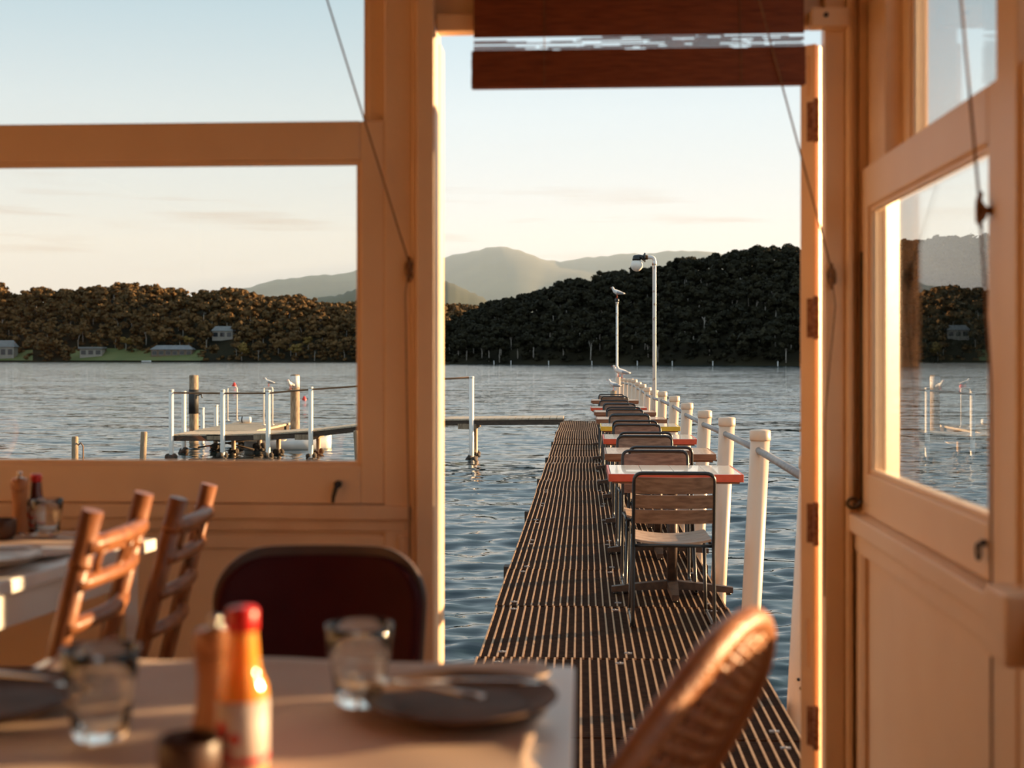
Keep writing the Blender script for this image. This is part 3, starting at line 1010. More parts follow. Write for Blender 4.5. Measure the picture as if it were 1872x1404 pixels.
# ================================================================== BLIND, CORDS
def blind():
    x0, x1 = XF(866, YW - .055), XF(1470, YW - .055)
    yb = YW - .055
    e = empty('bamboo_blind', ((x0 + x1) / 2, yb, 2.10), 0, 'dark brown bamboo slat blind rolled half up over the doorway', 'blind')
    rnd = random.Random(4)
    w = (x1 - x0) / 2
    zA, zB = ZF(93, 1100, yb), ZF(66, 1100, yb)
    mb = MB()
    z = zB
    while z < 2.78:
        mb.box(-w, w, -.0015, .0015, z - 2.10, z + .0030 - 2.10)
        z += .00335
    tag(mb.build('slat_curtain', M_blind, e), kind='stuff')
    mb = MB()
    z = zA
    while z < zB:
        xx = -w
        while xx < w:
            L = rnd.uniform(.03, .24)
            if rnd.random() < .86:
                mb.box(xx, min(w, xx + L), -.0012, .0012, z - 2.10, z + .0022 - 2.10)
            xx += L + rnd.uniform(0, .06)
        z += .00335
    tag(mb.build('loose_slats', M_blind, e), kind='stuff')
    mb = MB()
    zb0 = ZF(157, 1100, yb - .02)
    n = int((zA - zb0) / .00335)
    for k in range(n):
        z = zb0 + k * .00335
        for yy in (-.020, -.004, .008):
            mb.box(-w - .004 + rnd.uniform(-.0006, .0006), w - .0 + rnd.uniform(-.0006, .0006), yy - .0015, yy + .0015, z - 2.10, z + .0030 - 2.10)
    mb.box(-w - .003, w, -.019, .007, zb0 - 2.1005, zb0 - 2.097)
    tag(mb.build('bottom_fold', M_blind, e), kind='stuff')
    for x in (995, 1352):
        xx = XF(x, yb) - (x0 + x1) / 2
        MB().tube([(xx, -.024, zb0 - 2.10), (xx, -.024, zA - 2.10), (xx, -.004, zA - 2.09), (xx, -.004, .68)], .0012, 5).build('lift_cord', M_rope, e)
    MB().box(-w, w, -.01, .02, .655, .70).build('headrail', M_blind, e)
blind()

def cleat(name, loc, nrm, label):
    e = empty(name, loc, 0, label, 'cleat')
    n = Vector(nrm)
    MB().tube([Vector((0, 0, .0)) - n * .004, n * .012], .007, 8).build('stem', M_brass, e)
    MB().tube([n * .012 + Vector((0, 0, -.032)), n * .017 + Vector((0, 0, -.012)), n * .016, n * .017 + Vector((0, 0, .012)), n * .012 + Vector((0, 0, .032))], [.003, .006, .007, .006, .003], 8).build('horn', M_brass, e)
    pts = []
    side = n.cross(Vector((0, 0, 1)))
    for k in range(40):
        t = k / 39 * 6 * math.pi
        pts.append(n * (.014 + .006 * math.cos(2 * t)) + side * (.010 * math.sin(t)) + Vector((0, 0, .020 * math.cos(t * .98))))
    MB().tube(pts, .0028, 5).build('rope_turns', M_rope, e)
    return e

def cord(name, pts, r, label):
    e = MB().tube(pts, r, 6).build(name, M_rope)
    return tag(e, label, 'cord')

yc = YW - .034
c1 = onY(747, 492, yc)
cleat('rope_cleat', (c1.x, YW - .012, c1.z), (0, -1, 0), 'brass cleat wound with cord on the post left of the doorway')
a = onY(598, 0, yc); a2 = a + (a - c1) * .55
cord('window_rope', [a2, a, (c1.x, yc, c1.z + .018)], .0022, 'thin taut cord slanting across the left window to its cleat')
d1, d2, d3 = onY(741, 540, yc), onY(745, 800, yc), onY(752, 1150, YW - .045)
cord('loose_rope', [(c1.x - .002, yc, c1.z - .015), d1, d2, d3, (d3.x, d3.y, .5)], .002, 'loose cord tail hanging down the post below the left cleat')
yc2 = YW - .095
c2 = onY(1521, 505, YW - .045)
cleat('rope_cleat', (c2.x, YW - .03, c2.z), (0, -1, 0), 'cleat wound with cord on the hinge-side door jamb')
a = onY(1388, 0, yc2); a2 = a + (a - c2) * .55
a2.y = yc2
cord('window_rope', [a2, a, (c2.x - .003, YW - .052, c2.z + .018)], .0022, 'thin taut cord slanting in front of the blind to the hinge-side jamb')
d1, d2 = onY(1527, 560, YW - .045), onY(1508, 760, YW - .045)
cord('loose_rope', [(c2.x, YW - .05, c2.z - .015), d1, d2, (d2.x - .002, d2.y, .8)], .002, 'loose cord tail hanging beside the open door hinges')
xc = XR - .02
c3 = onX(1808, 385, XR + .0)
cleat('rope_cleat', (c3.x, c3.y, c3.z), (-1, 0, 0), 'dark cleat bound with cord at the edge of the right-hand window')
a = onX(1757, 0, xc); a2 = a + (a - c3) * .35
cord('window_rope', [a2, a, (c3.x - .016, c3.y, c3.z + .018)], .0026, 'thick cord slanting across the right-hand window to its cleat')
d1 = onX(1812, 700, XR - .01)
cord('loose_rope', [(c3.x - .014, c3.y, c3.z - .015), d1, (XR - .006, d1.y + .01, .55)], .0024, 'loose cord tail hanging down beside the right-hand window')

# ================================================================== JETTY
DX0, DX1 = -.49, .80
wk = empty('jetty_walkway', (0, 3.4, 0), 0, 'long jetty walkway decked with brown grating', 'walkway', kind='structure')
PL = 1.22
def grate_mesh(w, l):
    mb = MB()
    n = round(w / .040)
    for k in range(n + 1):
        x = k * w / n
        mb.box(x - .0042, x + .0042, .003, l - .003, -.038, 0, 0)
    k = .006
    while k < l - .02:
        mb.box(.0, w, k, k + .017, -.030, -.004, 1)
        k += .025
    return mb.mesh('grating_panel', [M_grate_lit, M_grate_shade])
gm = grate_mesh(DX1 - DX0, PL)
clip = MB().box(-.018, .018, -.009, .009, -.004, .002).tube([(0, 0, .0), (0, 0, .005)], .005, 6).mesh('clip', M_galv)
def dip(y):
    return -.05 * max(0.0, (y - 21) / 7.0) - .02 * math.sin((y - 14) / 2.2) * min(1, max(0, (y - 14) / 4))
NP = 21
for k in range(NP):
    y0 = 3.42 + k * PL
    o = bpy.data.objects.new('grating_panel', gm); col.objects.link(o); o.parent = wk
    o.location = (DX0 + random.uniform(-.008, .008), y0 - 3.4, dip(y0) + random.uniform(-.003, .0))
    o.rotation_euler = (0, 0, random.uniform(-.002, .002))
    if k < 12:
        for cx in (.10, .68, 1.2):
            for cy in (.10, PL - .10):
                c = bpy.data.objects.new('clip', clip); col.objects.link(c); c.parent = o
                c.location = (cx + random.uniform(-.02, .02), cy, 0)
YEND = 3.42 + NP * PL
for x in (DX0 + .03, DX1 - .03, (DX0 + DX1) / 2):
    MB().box(x - .03, x + .03, 0.02, YEND - 3.4, -.20, -.042).build('joist', M_joist, wk)
pile_Y = [5.2, 6.72, 8.26, 9.75, 11.4, 12.98, 14.6, 16.25, 17.95, 19.45, 21.0, 22.6, 24.3, 26.6, 29.2]
for k, yy in enumerate(pile_Y[:14]):
    MB().box(DX0 - .07, DX1 + .12, yy - .05, yy + .05, -.34, -.20).build('cross_bearer', M_joist, wk)
    if k % 2 == 0:
        MB().box(DX0 - .05, DX0 + .0, yy - .05, yy + .05, -.22, -.03).build('bearer_end', M_joist, wk)
    MB().box(DX1 + .002, DX1 + .03, yy - .16, yy - .10, -.12, .01).build('side_block', M_joist, wk)

# posts on the side away from the sun, under the deck
for k, yy in enumerate(pile_Y[1:14:2]):
    o = MB().tube([(DX0 + .05, yy, -2.2), (DX0 + .05, yy, -.34)], .06, 12).build('under_pile', M_timber, wk)

ORD = ('first', 'second', 'third', 'fourth', 'fifth', 'sixth', 'seventh', 'eighth', 'ninth', 'tenth', 'eleventh', 'twelfth', 'thirteenth', 'fourteenth', 'fifteenth')
pile_top = []
for k, yy in enumerate(pile_Y):
    lb = 'white round jetty pile with cap, %s along the handrail from the doorway' % ORD[k]
    top = 1.0 + random.uniform(-.012, .012) + dip(yy)
    lean = .05 if k < 6 else .03
    xb = DX1 + .085
    xt = xb + lean
    e = empty('jetty_pile', (xb, yy, 0), 0, lb, 'post', 'white piles along the jetty handrail')
    r_ = .051
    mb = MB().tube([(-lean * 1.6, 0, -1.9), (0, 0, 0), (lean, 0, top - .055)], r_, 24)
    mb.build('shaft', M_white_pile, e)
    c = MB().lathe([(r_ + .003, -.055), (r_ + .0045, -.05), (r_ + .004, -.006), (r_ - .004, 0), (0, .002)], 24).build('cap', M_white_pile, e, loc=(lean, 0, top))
    if k == 0:
        for (dz, dx) in ((.09, -.01), (.055, .0)):
            MB().lathe([(.007, 0), (.007, .003), (.0, .004)], 8).build('bolt', M_iron, e, loc=(dx - .005, -r_ * .985, dz), rot=(R(90), 0, 0))
    pile_top.append((xt, yy, top))
hr = empty('handrail', (pile_top[0][0], pile_top[0][1], .93), 0, 'grey galvanised pipe handrail threaded through the white piles', 'handrail')
for k in range(len(pile_top)):
    a = Vector(pile_top[k]); a.z -= .105; a.x -= .012
    if k + 1 < len(pile_top):
        b = Vector(pile_top[k + 1]); b.z -= .105; b.x -= .012
        if k == 0:
            a0 = Vector((a.x, 3.75, a.z))
            MB().tube([a0 - hr.location, a - hr.location], .0185, 12).build('rail', M_galv, hr)
        MB().tube([a - hr.location, b - hr.location], .0185, 12).build('rail', M_galv, hr)

# ---- jetty tables and chairs
def make_table(edge, top, label):
    e = empty('jetty_table', (0, 0, 0), 0, label, 'table', 'tables along the jetty')
    W, D, H, T = .76, .61, .735, .044
    n = 4
    for k in range(n):
        x0 = -W / 2 + .012 + k * (W - .024) / n
        MB().box(x0 + .0012, x0 + (W - .024) / n - .0012, .012, D - .012, H - T + .004, H).build('plank', top, e, .0015)
    MB().box(-W / 2 + .02, W / 2 - .02, .02, D - .02, H - T - .012, H - T + .003).build('underside', M_brown_edge, e)
    for (a, b, c, d) in ((-W / 2, W / 2, 0, .012), (-W / 2, W / 2, D - .012, D), (-W / 2, -W / 2 + .012, .012, D - .012), (W / 2 - .012, W / 2, .012, D - .012)):
        MB().box(a, b, c, d, H - T, H - .001).build('edge_band', edge, e, .002)
    MB().tube([(0, D / 2, .05), (0, D / 2, H - T - .02)], .031, 16).build('column', M_base, e)
    MB().box(-.17, .17, D / 2 - .17, D / 2 + .17, H - T - .024, H - T - .012).build('spider_plate', M_base, e)
    for (dx, dy, L) in ((1, 0, .355), (-1, 0, .355), (0, 1, .27), (0, -1, .27)):
        mb = MB()
        c0 = Vector((0, D / 2, 0)); d_ = Vector((dx, dy, 0)); s_ = Vector((-dy, dx, 0))
        v = []
        for (t, hw, z0, z1) in ((.0, .032, .035, .085), (L * .55, .027, .026, .066), (L, .02, .012, .045)):
            for (sg, z) in ((-1, z0), (1, z0), (1, z1), (-1, z1)):
                v.append(c0 + d_ * t + s_ * hw * sg + Vector((0, 0, z)))
        fs = [(0, 3, 2, 1), (8, 9, 10, 11)]
        for q in range(2):
            for r_ in range(4):
                fs.append((q * 4 + r_, q * 4 + (r_ + 1) % 4, q * 4 + 4 + (r_ + 1) % 4, q * 4 + 4 + r_))
        mb.add(v, fs)
        f = mb.build('foot', M_base, e)
        MB().lathe([(.016, 0), (.016, .013)], 10).build('glide', M_black_plastic, f, loc=c0 + d_ * (L - .025))
    return e

def make_chair(label):
    """origin on the deck below the backrest, chair faces +y"""
    e = empty('jetty_chair', (0, 0, 0), 0, label, 'chair', 'slatted steel chairs along the jetty')
    w = .205
    r = .010
    loop = []
    L = [(-w + .012, .40, .425), (-w - .002, .455, .020), (-w - .004, .47, .0095), (-w - .004, .0, .0095), (-w, .015, .43), (-w + .002, -.055, .805),
         (w - .002, -.055, .805), (w, .015, .43), (w + .004, .0, .0095), (w + .004, .47, .0095), (w + .002, .455, .020), (w - .012, .40, .425)]
    P = smooth_path([Vector(q) for q in L], .045, 5)
    MB().tube(P, r, 8).build('frame', M_frame, e)
    MB().tube([(-w + .004, .02, .425), (w - .004, .02, .425)], r * .9, 8).build('cross_tube', M_frame, e)
    MB().tube([(-w + .012, .385, .425), (w - .012, .385, .425)], r * .9, 8).build('cross_tube', M_frame, e)
    for s in (-1, 1):
        MB().tube([(s * (w - .004), .015, .425), (s * (w - .010), .40, .425)], r * .9, 8).build('side_rail', M_frame, e)
        for yy in (.06, .40):
            MB().obox((s * (w + .004), yy, .0095), (.024, .03, .019)).build('glide', M_black_plastic, e)
    def curved(z0, z1, y0, bow, wd, nm, m, horiz=False, par=e):
        mb = MB()
        n = 10
        v = []
        for i in range(n + 1):
            t = i / n * 2 - 1
            b = bow * (1 - t * t)
            if horiz:
                zt = z0 - b
                for (yy, zz) in ((y0, zt), (z1, zt), (z1, zt + .012), (y0, zt + .012)):
                    v.append((t * wd, yy, zz))
            else:
                ly = lambda z: .015 - (z - .43) / .375 * .07
                for (dy, zz) in ((.006, z0), (.006, z1), (-.006, z1), (-.006, z0)):
                    v.append((t * wd, ly(zz) - b + dy + y0, zz))
        fs = [(0, 1, 2, 3), tuple(n * 4 + q for q in (3, 2, 1, 0))]
        for i in range(n):
            for q in range(4):
                fs.append((i * 4 + q, i * 4 + 4 + q, i * 4 + 4 + (q + 1) % 4, i * 4 + (q + 1) % 4))
        mb.add(v, fs)
        return mb.build(nm, m, par)
    for (z0, z1) in ((.545, .617), (.624, .693), (.700, .785)):
        curved(z0, z1, .0, .028, w - .004, 'back_slat', M_slat)
    for k in range(4):
        curved(.447, .03 + k * .098 + .094, .03 + k * .098, .024, w - .008, 'seat_slat', M_seat, True)
    return e

TAB = [(7.15, .524, 'r'), (8.66, .528, 'w'), (10.27, .545, 'r'), (12.13, .55, 'y'), (13.55, .522, 'w'), (15.5, .516, 'w'), (17.12, .485, 'r'), (19.8, .504, 'w')]
DESC = {'r': 'red-edged', 'y': 'yellow-edged', 'w': 'bare timber'}
TLAB = ['nearest red-edged jetty table with cream top', 'bare timber jetty table behind the nearest red-edged table',
        'red-edged jetty table just before the yellow-edged one', 'yellow-edged jetty table midway along the row',
        'bare timber jetty table just beyond the yellow-edged one', 'second bare timber jetty table beyond the yellow-edged one',
        'farthest red-edged jetty table', 'last bare timber jetty table at the far end of the row']
TN = ['the nearest red-edged table', 'the second table, of bare timber', 'the red-edged table before the yellow one', 'the yellow-edged table',
      'the timber table just beyond the yellow one', 'the sixth table, of bare timber', 'the farthest red-edged table', 'the last table of the row']
protoT = {'r': make_table(M_red_edge, M_top_cream, ''), 'y': make_table(M_yellow_edge, M_top_cream, ''), 'w': make_table(M_brown_edge, M_top_wood, '')}
protoC = make_chair('')
usedT, usedC = set(), False
for i, (yy, xx, c) in enumerate(TAB):
    o = protoT[c] if c not in usedT else copy_tree(protoT[c])
    usedT.add(c)
    z = dip(yy + .3)
    o.location = (xx, yy, z); o.rotation_euler = (0, 0, random.uniform(-.012, .012))
    o['label'] = TLAB[i]
    near = yy - (.66 if i == 0 else .30)
    far = yy + .61 + .16
    for (y_, rz, side) in ((near, 0, 'near'), (far, math.pi, 'far')):
        ch = protoC if not usedC else copy_tree(protoC)
        usedC = True
        xo = (.463 if i == 0 else .49 + random.uniform(-.02, .03)) if side == 'near' else .455 + random.uniform(-.02, .02)
        ch.location = (xo + (.03 if i == 6 else 0) * -1, y_, z)
        ch.rotation_euler = (0, 0, rz + (0 if i == 0 and side == 'near' else random.uniform(-.03, .03)))
        if side == 'near':
            ch['label'] = ('slatted wooden chair nearest the doorway, its back to us, at ' if i == 0 else 'slatted chair with its back to us at ') + TN[i]
        else:
            ch['label'] = 'slatted chair facing us beyond ' + TN[i]

# ---- lamp post and gull pole
xt, yt, zt = pile_top[7]
lp = empty('lamp_post', (xt - .005, yt - .085, dip(yt)), 0, 'white rusty lamp post with a glass globe lamp, rising beside the jetty piles', 'lamp post')
ztop = at(1200, 470, yt - .085).z
MB().tube(smooth_path([(0, 0, -.1), (0, 0, ztop), (-.11, 0, ztop)], .045, 6), .0245, 12).build('pole', M_white_metal, lp)
MB().tube([(0, 0, ztop - .10), (0, 0, ztop - .05)], .030, 12).build('collar', M_white_metal, lp)
MB().tube([(-.085, 0, ztop), (-.115, 0, ztop)], .030, 12).build('collar', M_brass, lp)
MB().lathe([(.062, 0), (.062, .012), (.03, .03)], 20).build('back_plate', M_black_plastic, lp, loc=(-.115, 0, ztop), rot=(0, R(-90), 0))
MB().tube(smooth_path([(-.12, 0, ztop - .03), (-.16, 0, ztop + .005), (-.21, 0, ztop + .012), (-.235, 0, ztop - .01)], .03, 4), [.022] * 4 + [.03] * 10 + [.04] * 2 if False else .028, 12).build('arm', M_black_plastic, lp)
MB().lathe([(.03, .03), (.048, .018), (.056, -.02), (.056, -.036), (.0, -.036)][::-1], 20).build('shade', M_black_plastic, lp, loc=(-.225, 0, ztop))
MB().sphere((-.225, 0, ztop - .102), .078, 20, 14).build('globe', M_globe, lp)
p = onY(1128, 545, 30.0)
gp = empty('slim_pole', (p.x, 30.0, dip(28) - .1), 0, 'slim white rusty pole with a gull on top at the end of the jetty', 'pole')
zp = p.z - gp.location.z
MB().tube([(0, 0, -1.5), (0, 0, zp - .10)], .026, 10).build('shaft', M_white_metal, gp)
MB().tube([(0, 0, zp - .13), (0, 0, zp - .07)], .036, 10).build('collar', M_white_metal, gp)
MB().lathe([(.03, -.10), (.05, -.08), (.05, -.03), (.02, 0)], 10).build('fitting', M_black_plastic, gp, loc=(0, 0, zp))

def gull(loc, rz, label, sc=1.0, pitch=0.0):
    """faces local -x"""
    e = empty('gull', loc, rz, label, 'gull', None)
    e.scale = (sc, sc, sc)
    pts = [(.20, 0, .115), (.13, 0, .125), (.06, 0, .135), (-.01, 0, .15), (-.065, 0, .18), (-.09, 0, .215), (-.10, 0, .245), (-.115, 0, .262), (-.137, 0, .262)]
    rad = [.008, .026, .050, .058, .046, .030, .030, .028, .010]
    MB().tube(pts, rad, 12, ref=(0, 0, 1)).build('body', M_gull_white, e)
    for s in (-1, 1):
        def fn(u, v, s=s):
            a = (v - .5) * 1.5
            x = -.05 + .25 * u
            rr = (.062 * math.sin(math.pi * min(1, .12 + u * .88)) ** .6 + .004)
            return (x, s * (rr * math.cos(a) + .001), .152 - .045 * u + rr * math.sin(a) * .8)
        wg = MB().grid(fn, 10, 6).build('wing', M_gull_grey, e)
        m_ = wg.modifiers.new('s', 'SOLIDIFY'); m_.thickness = .006
        MB().tube([(.17, s * .012, .112), (.225, s * .006, .100)], [.010, .003], 6).build('wing_tip', M_gull_black, e)
        MB().tube([(0, s * .018, .105), (.004, s * .02, .05), (0, s * .02, .004)], .0055, 6).build('leg', M_gull_red, e)
        MB().obox((-.012, s * .02, .003), (.045, .026, .005)).build('foot', M_gull_red, e)
        MB().sphere((-.122, s * .021, .268), .0045, 8, 6).build('eye', M_gull_black, e)
    MB().tube([(-.134, 0, .260), (-.155, 0, .257), (-.172, 0, .250)], [.009, .006, .002], 8).build('beak', M_gull_red, e)
    return e
gull((p.x, 30.0, p.z), 0, 'white and grey gull perched on top of the slim pole', .95)
gx, gy, gz = pile_top[14]
gull((gx - .02, gy, gz), .1, 'gull standing on the last jetty pile, its body in profile', 1.05)
gull((gx - .09, gy + .55, gz + .02), .3, 'gull partly hidden behind the one on the last jetty pile', 1.0)
gull((gx - .22, gy - .2, gz - .28), .0, 'gull perched low beside the last jetty pile', .95)
# stub pile behind for the hidden gull and a bracket for the low one
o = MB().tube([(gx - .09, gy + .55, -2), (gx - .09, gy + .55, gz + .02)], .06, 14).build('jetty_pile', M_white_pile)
tag(o, 'white pile at the very end of the jetty behind the last gull', 'post', 'white piles along the jetty handrail')
o = MB().tube([(gx - .22, gy - .2, -2), (gx - .22, gy - .2, gz - .28)], .07, 12).build('mooring_post', M_timber)
tag(o, 'short weathered timber post under the low gull at the jetty end', 'post')

# ================================================================== SIDE WALKWAY AND LANDING PLATFORM
YS = 28.4
def pz(x, y, Y): return onY(x, y, Y)
sw = empty('side_walkway', pz(820, 768, YS), 0, 'narrow timber walkway running from the jetty to the landing platform', 'walkway', kind='structure')
base = sw.location.copy()
deck_pts = [(1030, 764), (815, 766), (655, 777), (568, 787), (490, 792), (400, 794), (316, 794)]
DW = 1.25
for (xa, ya), (xb, yb) in zip(deck_pts[:-1], deck_pts[1:]):
    A, B = pz(xa, ya, YS), pz(xb, yb, YS)
    n = max(1, int(abs(A.x - B.x) / .15))
    for k in range(n):
        t0, t1 = k / n, (k + 1) / n
        p0, p1 = A.lerp(B, t0), A.lerp(B, t1)
        mb = MB()
        g = .012
        x0, x1 = p1.x + g / 2, p0.x - g / 2
        v = [(x0, YS, p1.z), (x1, YS, p0.z), (x1, YS + DW, p0.z), (x0, YS + DW, p1.z)]
        vs = [Vector(q) - base for q in v] + [Vector(q) - base - Vector((0, 0, .035)) for q in v]
        mb.add(vs, [(0, 1, 2, 3), (7, 6, 5, 4), (0, 4, 5, 1), (1, 5, 6, 2), (2, 6, 7, 3), (3, 7, 4, 0)])
        mb.build('plank', M_timber_grey, sw)
    for yy in (YS + .05, YS + DW - .05):
        MB().bar(A - base + Vector((0, yy - YS, -.095)), B - base + Vector((0, yy - YS, -.095)), .06, .12).build('stringer', M_joist, sw)

def wpost(x, ytop, Y, label, r_=.055, zbot=-2.3, grow=True, name='platform_post', m=None, group='white posts of the landing platform'):
    t = onY(x, ytop, Y)
    e = empty(name, (t.x, Y, WZ), 0, label, 'post', group)
    MB().tube([(0, 0, zbot - WZ), (0, 0, t.z - WZ - .02)], r_, 14).build('shaft', m or M_white_post, e)
    MB().lathe([(r_ + .003, -.04), (r_ + .004, -.005), (r_ - .01, 0), (0, .001)], 14).build('cap', m or M_white_post, e, loc=(0, 0, t.z - WZ))
    if grow:
        rnd = random.Random(int(x))
        mb = MB()
        for k in range(9):
            a = k / 9 * 6.28
            mb.sphere((math.cos(a) * r_ * 1.25, math.sin(a) * r_ * 1.25, rnd.uniform(-.06, .10)), rnd.uniform(.045, .085), 7, 5)
        mb.build('barnacle_growth', M_shell_grow, e)
    return e, t
rope_pts = []
for (x, y, lb) in ((862, 688, 'lone white post holding the rope on the side walkway'), (568, 707, 'white post at the walkway end of the landing platform'),
                   (490, 713, 'white front post of the platform before the tube handrail'), (407, 712, 'white middle front post of the landing platform'),
                   (313, 712, 'white leftmost front post of the landing platform')):
    e, t = wpost(x, y, YS - .06, lb)
    rope_pts.append(t)
wpost(336, 715, YS + DW + .1, 'white back post behind the leftmost platform post')
for k, (x, lb) in enumerate(((427, 'cream under-leg beside the middle front platform post'), (509, 'cream under-leg beside the tube-handrail platform post'),
              (582, 'cream under-leg beside the walkway-end platform post'), (869, 'cream under-leg beside the lone side-walkway post'))):
    t = onY(x, 797 if x < 800 else 778, YS + DW - .1)
    e = empty('under_post', (t.x, YS + DW - .1, WZ), 0, lb, 'post', 'under-legs of the landing platform')
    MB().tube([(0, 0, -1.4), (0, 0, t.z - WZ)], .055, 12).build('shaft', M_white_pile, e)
    MB().box(-.30, .12, -1.15, .10, t.z - WZ - .02, t.z - WZ + .10).build('cap_beam', M_timber, e)
    mb = MB()
    for q in range(8):
        a = q / 8 * 6.28
        mb.sphere((math.cos(a) * .07, math.sin(a) * .07, random.uniform(-.04, .1)), random.uniform(.045, .08), 7, 5)
    mb.build('barnacle_growth', M_shell_grow, e)
# rope rail
pts = []
px = [(318, 718), (407, 719), (490, 719), (530, 715), (568, 712), (655, 706), (740, 698), (815, 692.5), (862, 690)]
ro = MB().tube([pz(x, y + (0), YS - .06) for x, y in px] , .022, 8).build('rope_rail', M_rope)
tag(ro, 'dark rope handrail strung between the white platform posts', 'rope')

# platform
PZ = pz(400, 794, YS).z
pa, pb_ = onZ(342, 783, PZ + .0), onZ(470, 783, PZ + .0)
YP0, YP1 = YS + DW + .02, 33.4
XL, XRR = -9.33, -7.82
pf = empty('landing_platform', (XL, YP0, WZ), 0, 'sunlit timber landing platform on posts out in the lake', 'platform')
n = 22
for k in range(n):
    y0 = YP0 + (YP1 - YP0) * k / n
    MB().box(0, XRR - XL, y0 - YP0 + .008, y0 - YP0 + (YP1 - YP0) / n - .008, PZ - WZ - .035 , PZ - WZ + .01 + .004 * (k % 3)).build('plank', M_timber_grey, pf)
for xx in (.1, (XRR - XL) / 2, XRR - XL - .1):
    MB().box(xx - .05, xx + .05, .02, YP1 - YP0 - .02, PZ - WZ - .22, PZ - WZ - .036).build('bearer', M_joist, pf)
for (xx, yy) in ((.25, 1.0), (.8, 2.6), (1.3, 1.2), (.3, 3.3), (1.3, 3.2)):
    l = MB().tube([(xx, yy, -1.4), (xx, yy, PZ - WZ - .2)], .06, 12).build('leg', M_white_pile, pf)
    mb = MB()
    for q in range(9):
        a = q / 9 * 6.28
        mb.sphere((xx + math.cos(a) * .09, yy + math.sin(a) * .09, random.uniform(-.04, .12)), random.uniform(.06, .10), 7, 5)
    mb.build('barnacle_growth', M_shell_grow, l)
for (a, b) in (((.1, .05, .15), (1.4, .05, PZ - WZ - .2)), ((1.45, .1, .1), (.4, .1, PZ - WZ - .2))):
    MB().tube([a, b], .022, 6).build('brace', M_joist, pf)

def tpile(x, ytop, Y, r_, label, sleeve=False):
    t = onY(x, ytop, Y)
    e = empty('timber_pile', (t.x, Y, WZ), 0, label, 'post')
    MB().lathe([(r_ * 1.02, -1.4), (r_, 0), (r_ * .97, t.z - WZ - .02), (r_ * .9, t.z - WZ), (0, t.z - WZ + .01)], 14,
               flute=lambda r, z, th: r * (1 + .05 * math.sin(3 * th + 1) + .03 * math.sin(7 * th))).build('trunk', M_timber, e)
    if sleeve:
        z0, z1 = onY(x, 756, Y).z - WZ, onY(x, 712, Y).z - WZ
        MB().lathe([(r_ * 1.08, z0), (r_ * 1.08, z1)], 14).build('sleeve', M_sleeve, e)
        MB().tube([(r_, -.02, z0 + .5), (r_ + .1, -.04, z0 + .52), (r_ + .12, -.04, z0 + .42)], .018, 6).build('hook', M_iron, e)
    else:
        MB().lathe([(r_ * 1.02, t.z - WZ - .35), (r_ * 1.02, t.z - WZ - .03)], 14).build('worn_top', M_white_metal, e)
    return e
tpile(354, 686, 33.7, .125, 'thick brown timber pile with a black sleeve behind the platform', True)
tpile(539, 685, 33.0, .125, 'thick pale-topped timber pile behind the walkway end of the platform')

def hoop(x0, x1, ytop, ybase, Y, label):
    a, b = onY(x0, ybase, Y), onY(x1, ytop, Y)
    e = empty('tube_handrail', (a.x, Y, a.z), 0, label, 'handrail', 'white tube ladder handrails on the platform')
    w, h = b.x - a.x, b.z - a.z
    for k, yy in enumerate((0, .0)):
        pass
    MB().tube(smooth_path([(0, 0, 0), (0, 0, h), (w, 0, h), (w, 0, 0)], .05, 5), .02, 10).build('hoop', M_white_post, e)
    for xx in (0, w):
        MB().lathe([(.05, 0), (.05, .015), (.025, .02)], 10).build('flange', M_white_post, e, loc=(xx, 0, 0))
    return e
hoop(416, 433, 708, 769, 33.2, 'white tube ladder handrail at the back middle of the platform')
hoop(482, 498, 708, 777, 31.6, 'white tube ladder handrail with a gull standing on it')
for (x, y, lb) in ((370, 745, 'short white stub post at the back left of the platform'), (395, 740, 'short white stub post between the sleeve pile and the handrail')):
    wpost(x, y, 33.55, lb, .055, -2.0, False, 'stub_post', None, 'short stub posts at the back of the platform')
gt = onY(491, 707, 31.6)
gull((gt.x, 31.6, gt.z + .01), 0, 'gull standing on the platform tube handrail, facing left', .8)
gt = onY(531, 712, 32.6)
gull((gt.x, 32.6, gt.z), 1.2, 'white gull perched against the pale-topped timber pile', .95)
o = MB().obox((gt.x + .03, 32.72, gt.z - .02), (.22, .28, .035)).build('perch_board', M_timber)
tag(o, 'small timber perch fixed to the pale-topped pile', 'board')
# gear drum and dinghy at the platform
dd = onY(448, 765, 33.0)
e = empty('float_drum', (dd.x, 33.0, PZ + .025), 0, 'white float drum lying on the platform', 'drum')
e.scale = (.55, .55, .55)
MB().lathe([(.08, -.3), (.14, -.28), (.15, -.2), (.15, .2), (.14, .28), (.08, .3)], 16).build('barrel', M_boat, e, loc=(0, 0, .15), rot=(0, R(90), 0))
MB().lathe([(.153, -.03), (.153, .03)], 16).build('strap', M_sleeve, e, loc=(-.12, 0, .15), rot=(0, R(90), 0))
bd = onZ(538, 812, WZ)
hull('dinghy', 2.1, .9, .34, (onY(528, 800, 31.6).x, 31.6, WZ), .1, 'white dinghy moored behind the walkway end of the platform')

for (x, y, lb) in ((428, 702, 'red buoy floating beyond the platform handrail'), (556, 727, 'red buoy floating near the pale-topped timber pile')):
    d = onZ(x, y + 4, WZ)
    e = empty('buoy', (d.x, d.y, WZ), 0, lb, 'buoy')
    s = d.y / 2300 * 4.6
    MB().lathe([(.2 * s, -.6 * s), (.95 * s, -.3 * s), (1.0 * s, .1 * s), (.6 * s, .9 * s), (.25 * s, 1.5 * s), (0, 1.6 * s)], 14).build('float', M_buoy, e)
    MB().tube([(.22 * s * math.cos(t), 0, 1.75 * s + .22 * s * math.sin(t)) for t in np.linspace(0, 6.28, 12, endpoint=False)], .06 * s, 6, closed=True).build('ring', M_iron, e)

